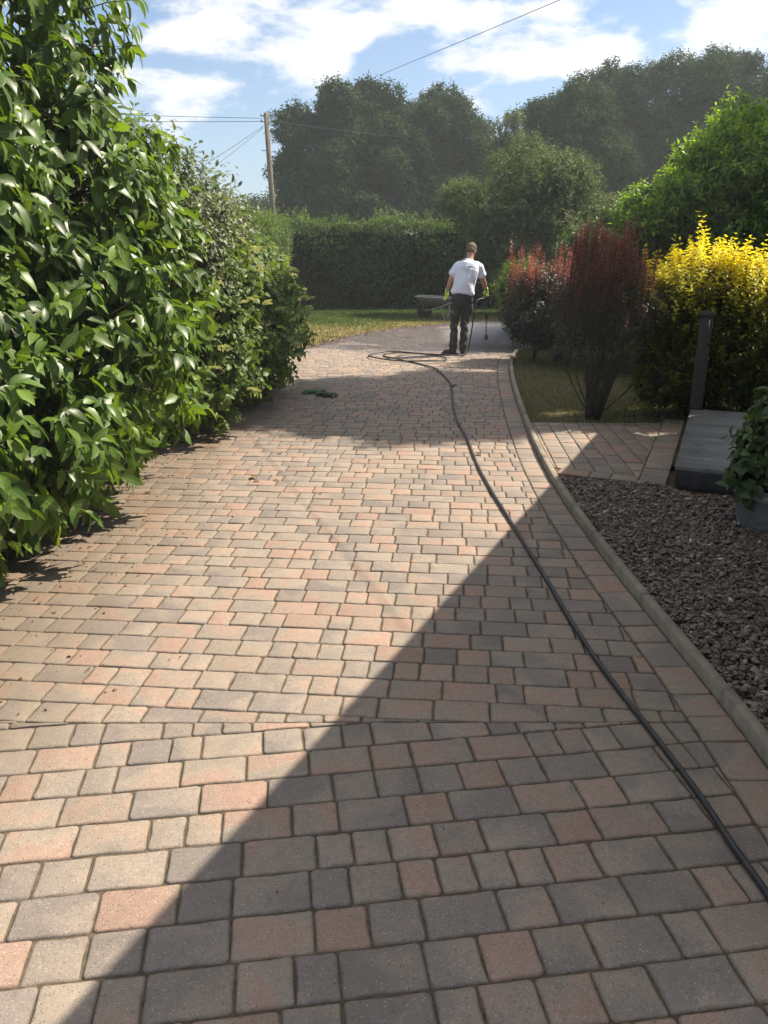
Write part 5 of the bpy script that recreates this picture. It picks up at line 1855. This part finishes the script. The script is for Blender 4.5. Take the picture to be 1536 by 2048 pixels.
def hose():
    blk = simple("black_hose_rubber", (0.022, 0.020, 0.020), 0.5, nscale=40, var=.4, bump=.15, dirt=((0.08, 0.065, 0.05), 7, .5))
    r = 0.0112
    Z = lambda x, y: (720 + x / 4.518, 460 + y / 4.518)
    near_px = [(1600, 1900), (1536, 1790), (1465, 1690), (1400, 1592), (1308, 1470), (1215, 1350), (1165, 1278), (1130, 1222), (1088, 1150), (1050, 1090), (1015, 1032), (985, 985), (955, 930), (935, 880), (912, 835), (905, 800), (903, 770)]
    coil = [Z(825, 1400), Z(790, 1350), Z(690, 1265), Z(560, 1215), Z(400, 1182), Z(280, 1160), Z(220, 1140), Z(230, 1122), Z(330, 1113), Z(500, 1113), Z(640, 1128), Z(740, 1150), Z(782, 1172), Z(745, 1190), Z(620, 1196), Z(400, 1190), Z(220, 1178), Z(100, 1158), Z(80, 1140), Z(160, 1120), Z(300, 1108), Z(480, 1117), Z(640, 1132), Z(800, 1140), Z(920, 1138), Z(975, 1108)]
    pts = [Vector((.80, -2.6, r)), Vector((.92, -1.2, r)), Vector((.88, 0.0, r)), Vector((.83, .8, r))] + [G(*p, z=r + .001) for p in near_px] + [G(*p, z=r + .001) for p in coil]
    for i, p in enumerate(pts):
        if i > 22: p.z += .006 * (i % 3) + (.012 if i > 32 else 0)
    V = Vector
    up = [MAN + V((.14, .03, .10)), MAN + V((.185, .06, .38)), MAN + V((.215, .09, .62)), MAN + V((.235, .12, .76)), MAN + V((.29, .17, .86)), gun + V((-.035, -.12, -.06))]
    allp = smooth_path(pts + up, 8)
    m = MB(); m.tube(allp, r, 10)
    t = empty('pressure_hose', pts[8], 'long black pressure hose trailing along the drive and looping behind the man', 'hose')
    m.build('hose_line', blk, t, smooth=True)
    c = G(903, 772, z=.014); d = (G(905, 800) - G(903, 770)).normalized()
    m = MB(); m.tube([c - d * .05, c - d * .04, c + d * .04, c + d * .05], [.012, .019, .019, .012], 10)
    m.tube([c + Vector((0, 0, .0)), c + Vector((.05, .01, .012))], [.012, .008], 8)
    m.build('coupling', blk, t, smooth=True)


hose()


def wheelbarrow():
    met = simple("barrow_grey_metal", (0.10, 0.11, 0.10), 0.5, 0.3, nscale=18, var=.3, bump=.2, dirt=((0.20, 0.17, 0.12), 8, .5), obj=True)
    frame = simple("barrow_tube", (0.42, 0.42, 0.38), 0.5, 0.3, nscale=18, var=.2, bump=.1, obj=True)
    rub = simple("tyre_rubber", (0.02, 0.02, 0.02), 0.8, nscale=40, var=.3, bump=.2, obj=True)
    c = G(868, 637)
    t = empty('wheelbarrow', c, 'dark metal wheelbarrow standing on the lawn behind the man', 'wheelbarrow')
    rz = Matrix.Rotation(R(-14), 3, 'Z')
    L = lambda x, y, z: c + rz @ Vector((x, y, z))
    m = MB()
    top = [(-.42, -.30), (.42, -.26), (.42, .26), (-.42, .30)]
    bot = [(-.17, -.15), (.22, -.17), (.22, .17), (-.17, .15)]
    tz, bz = .53, .27
    vs = [L(x, y, tz - .04 * (x + .42)) for x, y in top] + [L(x, y, bz) for x, y in bot] + [L(x * .97, y * .96, tz - .002 - .04 * (x + .42)) for x, y in top] + [L(x * .96, y * .95, bz + .006) for x, y in bot]
    m.add(vs, [(0, 4, 5, 1), (1, 5, 6, 2), (2, 6, 7, 3), (3, 7, 4, 0), (4, 7, 6, 5), (8, 9, 13, 12), (9, 10, 14, 13), (10, 11, 15, 14), (11, 8, 12, 15), (12, 13, 14, 15), (0, 1, 9, 8), (1, 2, 10, 9), (2, 3, 11, 10), (3, 0, 8, 11)])
    pan = m.build('pan', met, t)
    m = MB(); m.tube([L(x, y, tz + .004 - .04 * (x + .42)) for x, y in top + top[:1]], .014, 6)
    rim_ = m.build('pan_rim', frame, t); rim_.parent = pan; rim_.location = (0, 0, 0)
    for s_ in (-1, 1):
        m = MB()
        m.tube(smooth_path([L(-.22, s_ * .07, .19), L(.05, s_ * .16, .25), L(.45, s_ * .27, .40), L(.72, s_ * .28, .56)], 4), .016, 8)
        hb2 = m.build('handle', frame, t)
        m = MB(); m.tube([L(.72, s_ * .28, .56), L(.84, s_ * .285, .63)], .020, 8)
        g = m.build('grip', rub, t); g.parent = hb2; g.location = (0, 0, 0)
        m = MB(); m.tube(smooth_path([L(.20, s_ * .20, .30), L(.26, s_ * .22, .12), L(.30, s_ * .22, .012), L(.38, s_ * .22, .012), L(.42, s_ * .24, .36)], 3), .013, 6); m.build('leg', frame, t)
        m = MB(); m.tube([L(-.30, s_ * .24, .50), L(-.24, s_ * .05, .20)], .012, 6); m.build('brace', frame, t)
    wc = Vector((-.24, 0, .19))
    n = 24
    def ring(R_, r_, name, mat, par=None):
        mm = MB(); vs = []; fs = []
        for i in range(n):
            a = 2 * math.pi * i / n
            for k in range(8):
                b = 2 * math.pi * k / 8
                rr = R_ + r_ * math.cos(b)
                vs.append(L(wc.x + rr * math.cos(a), wc.y + r_ * 1.1 * math.sin(b), wc.z + rr * math.sin(a)))
        for i in range(n):
            for k in range(8):
                fs.append((i * 8 + k, ((i + 1) % n) * 8 + k, ((i + 1) % n) * 8 + (k + 1) % 8, i * 8 + (k + 1) % 8))
        mm.add(vs, fs)
        return mm.build(name, mat, t)
    w = ring(.148, .042, 'wheel', rub)
    w.data.name = 'tyre'
    m = MB(); m.tube([L(wc.x, -.025, wc.z), L(wc.x, .025, wc.z)], .11, 20)
    m.tube([L(wc.x, -.09, wc.z), L(wc.x, .09, wc.z)], .016, 8)
    r = m.build('rim', met, t); r.parent = w; r.location = (0, 0, 0)


wheelbarrow()


def gloves_on_ground():
    gr = simple("green_glove_fabric", (0.055, 0.14, 0.045), 0.8, nscale=40, var=.4, bump=.4, obj=True)
    bk = simple("black_glove_rubber", (0.025, 0.028, 0.022), 0.6, nscale=40, var=.4, bump=.4, obj=True, dirt=((0.12, 0.11, 0.07), 20, .5))
    for i, (px, py, yaw, label, m1) in enumerate(((626, 787, 200, 'crumpled green and black work glove lying on the paving, the greener one', gr), (655, 793, 330, 'crumpled black work glove lying on the paving, the darker one nearer the camera', bk))):
        c = G(px, py); c.z = 0
        t = empty('work_glove', c, label, 'glove', 'work gloves dropped on the drive')
        rz = Matrix.Rotation(R(yaw), 3, 'Z')
        L = lambda x, y, z: rz @ Vector((x, y, z))
        ch = [[(L(-.10, 0, .022), (.042, .02)), (L(-.04, 0, .026), (.044, .024)), (L(.03, .0, .03), (.05, .024))]]
        for k, (sy, ln, hh) in enumerate(((-.036, .06, .018), (-.012, .08, .03), (.012, .075, .02), (.035, .06, .028))):
            ch.append([(L(.02, sy, .026), .013), (L(.05 + ln * .4, sy * 1.2, hh + .012), .012), (L(.05 + ln, sy * 1.5, .014), .011)])
        ch.append([(L(-.02, -.04, .022), .014), (L(.01, -.075, .02), .013), (L(.04, -.09, .014), .011)])
        o = tubes_remesh('palm', ch, .006, m1, t, 1)
        cf = tubes_remesh('cuff', [[(L(-.145, .0, .024), (.048, .022)), (L(-.10, 0, .024), (.044, .022))]], .006, bk if m1 is gr else gr, t, 1)


gloves_on_ground()


def fallen_leaves():
    spots = [(512, 957, .05), (508, 962, .03), (548, 960, .025), (950, 907, .045), (1268, 997, .05), (640, 985, .02), (300, 985, .03), (750, 880, .03), (560, 905, .035), (1080, 700, .0)]
    labels = ['brown curled fallen leaf on the sunny paving, larger of two close together', 'small brown leaf curled against the larger leaf on the sunny paving',
              'tiny brown leaf on the paving right of the curled pair', 'brown leaf lying beside the hose on the sunny paving', 'dark fallen leaf on the slate chippings near the block path',
              'tiny dry leaf alone in the middle of the sunny paving', 'dry leaf at the shaded edge under the glossy shrub', 'dry leaf at the edge of the round tree shade', 'dry leaf on the paving near the flowering shrub foot']
    for (px, py, s_), lb in zip(spots, labels):
        c = G(px, py, z=.006 if px != 1268 else .04)
        n = 1
        a = random.uniform(0, 6.28)
        V, Fc, ac, al, k = leaf_arrays(np.array([tuple(c)]), np.array([[math.cos(a), math.sin(a), .35]]), np.array([[0, 0, 1.0]]), s_ * 1.6, s_, 'blade', .5, .3)
        V[:, 2] = np.maximum(V[:, 2], .003)
        o = np_mesh('fallen_leaf', V, Fc, LEAF['dead'], None, {'tint': np.full(len(V), random.random()), 'rnd': np.full(len(V), .5), 'across': ac.astype(float), 'along': al}, smooth=True)
        tag(o, lb, 'leaf', 'fallen leaves on the drive')


fallen_leaves()


def litter():
    ps, sz = [], []
    n = 1500      # crumbs of soil and leaf under the shrubs
    y = rng.uniform(2.6, 11, n); x = -2.1 + np.abs(rng.normal(size=n)) * .42
    ps.append(np.stack([x, y, np.full(n, .003)], 1)); sz.append(.005 + .012 * rng.random(n) ** 3)
    n = 1800      # along the lawn's worn edge
    le = np.array(lawn_edge)
    i = rng.integers(0, len(le) - 1, n); f = rng.random(n)
    q = le[i] * (1 - f[:, None]) + le[i + 1] * f[:, None] + rng.normal(size=(n, 2)) * np.array([[.12, .22]])
    ps.append(np.concatenate([q, np.full((n, 1), .004)], 1)); sz.append(.012 + .03 * rng.random(n) ** 3)
    n = 900       # scattered over the drive
    x = rng.uniform(-1.9, 2.2, n); y = rng.uniform(1.2, 13, n)
    keep = (x < .25 * y + .2)
    ps.append(np.stack([x, y, np.full(n, .003)], 1)[keep]); sz.append((.002 + .006 * rng.random(n) ** 3)[keep])
    ps = np.concatenate(ps); sz = np.concatenate(sz); n = len(ps)
    T = norm(np.stack([rng.normal(size=n), rng.normal(size=n), .25 * rng.random(n)], 1))
    V, Fc, ac, al, k = leaf_arrays(ps, T, np.tile([[0, 0, 1.0]], (n, 1)) + rng.normal(size=(n, 3)) * .3, sz * 1.4, sz, 'quad', .3, .35)
    V[:, 2] = np.maximum(V[:, 2], .0015)
    o = np_mesh('leaf_litter', V, Fc, LEAF['dead'], None, {'tint': np.repeat(rng.random(n) ** 2, k), 'rnd': np.repeat(rng.random(n), k)})
    tag(o, kind='stuff')


litter()

# ================================================================== summer haze
def haze():
    m = NT("summer_haze")
    v = m.N.new('ShaderNodeVolumePrincipled')
    v.inputs['Density'].default_value = 0.0017
    v.inputs['Color'].default_value = (.86, .93, .95, 1)
    v.inputs['Anisotropy'].default_value = .3
    m.L.new(v.outputs[0], m.out.inputs['Volume'])
    mb = MB(); mb.box((0, 32, 8.5), (120, 90, 19.2))
    o = mb.build('haze', m.m)
    tag(o, kind='stuff')


HAZE = True
if HAZE:
    haze()
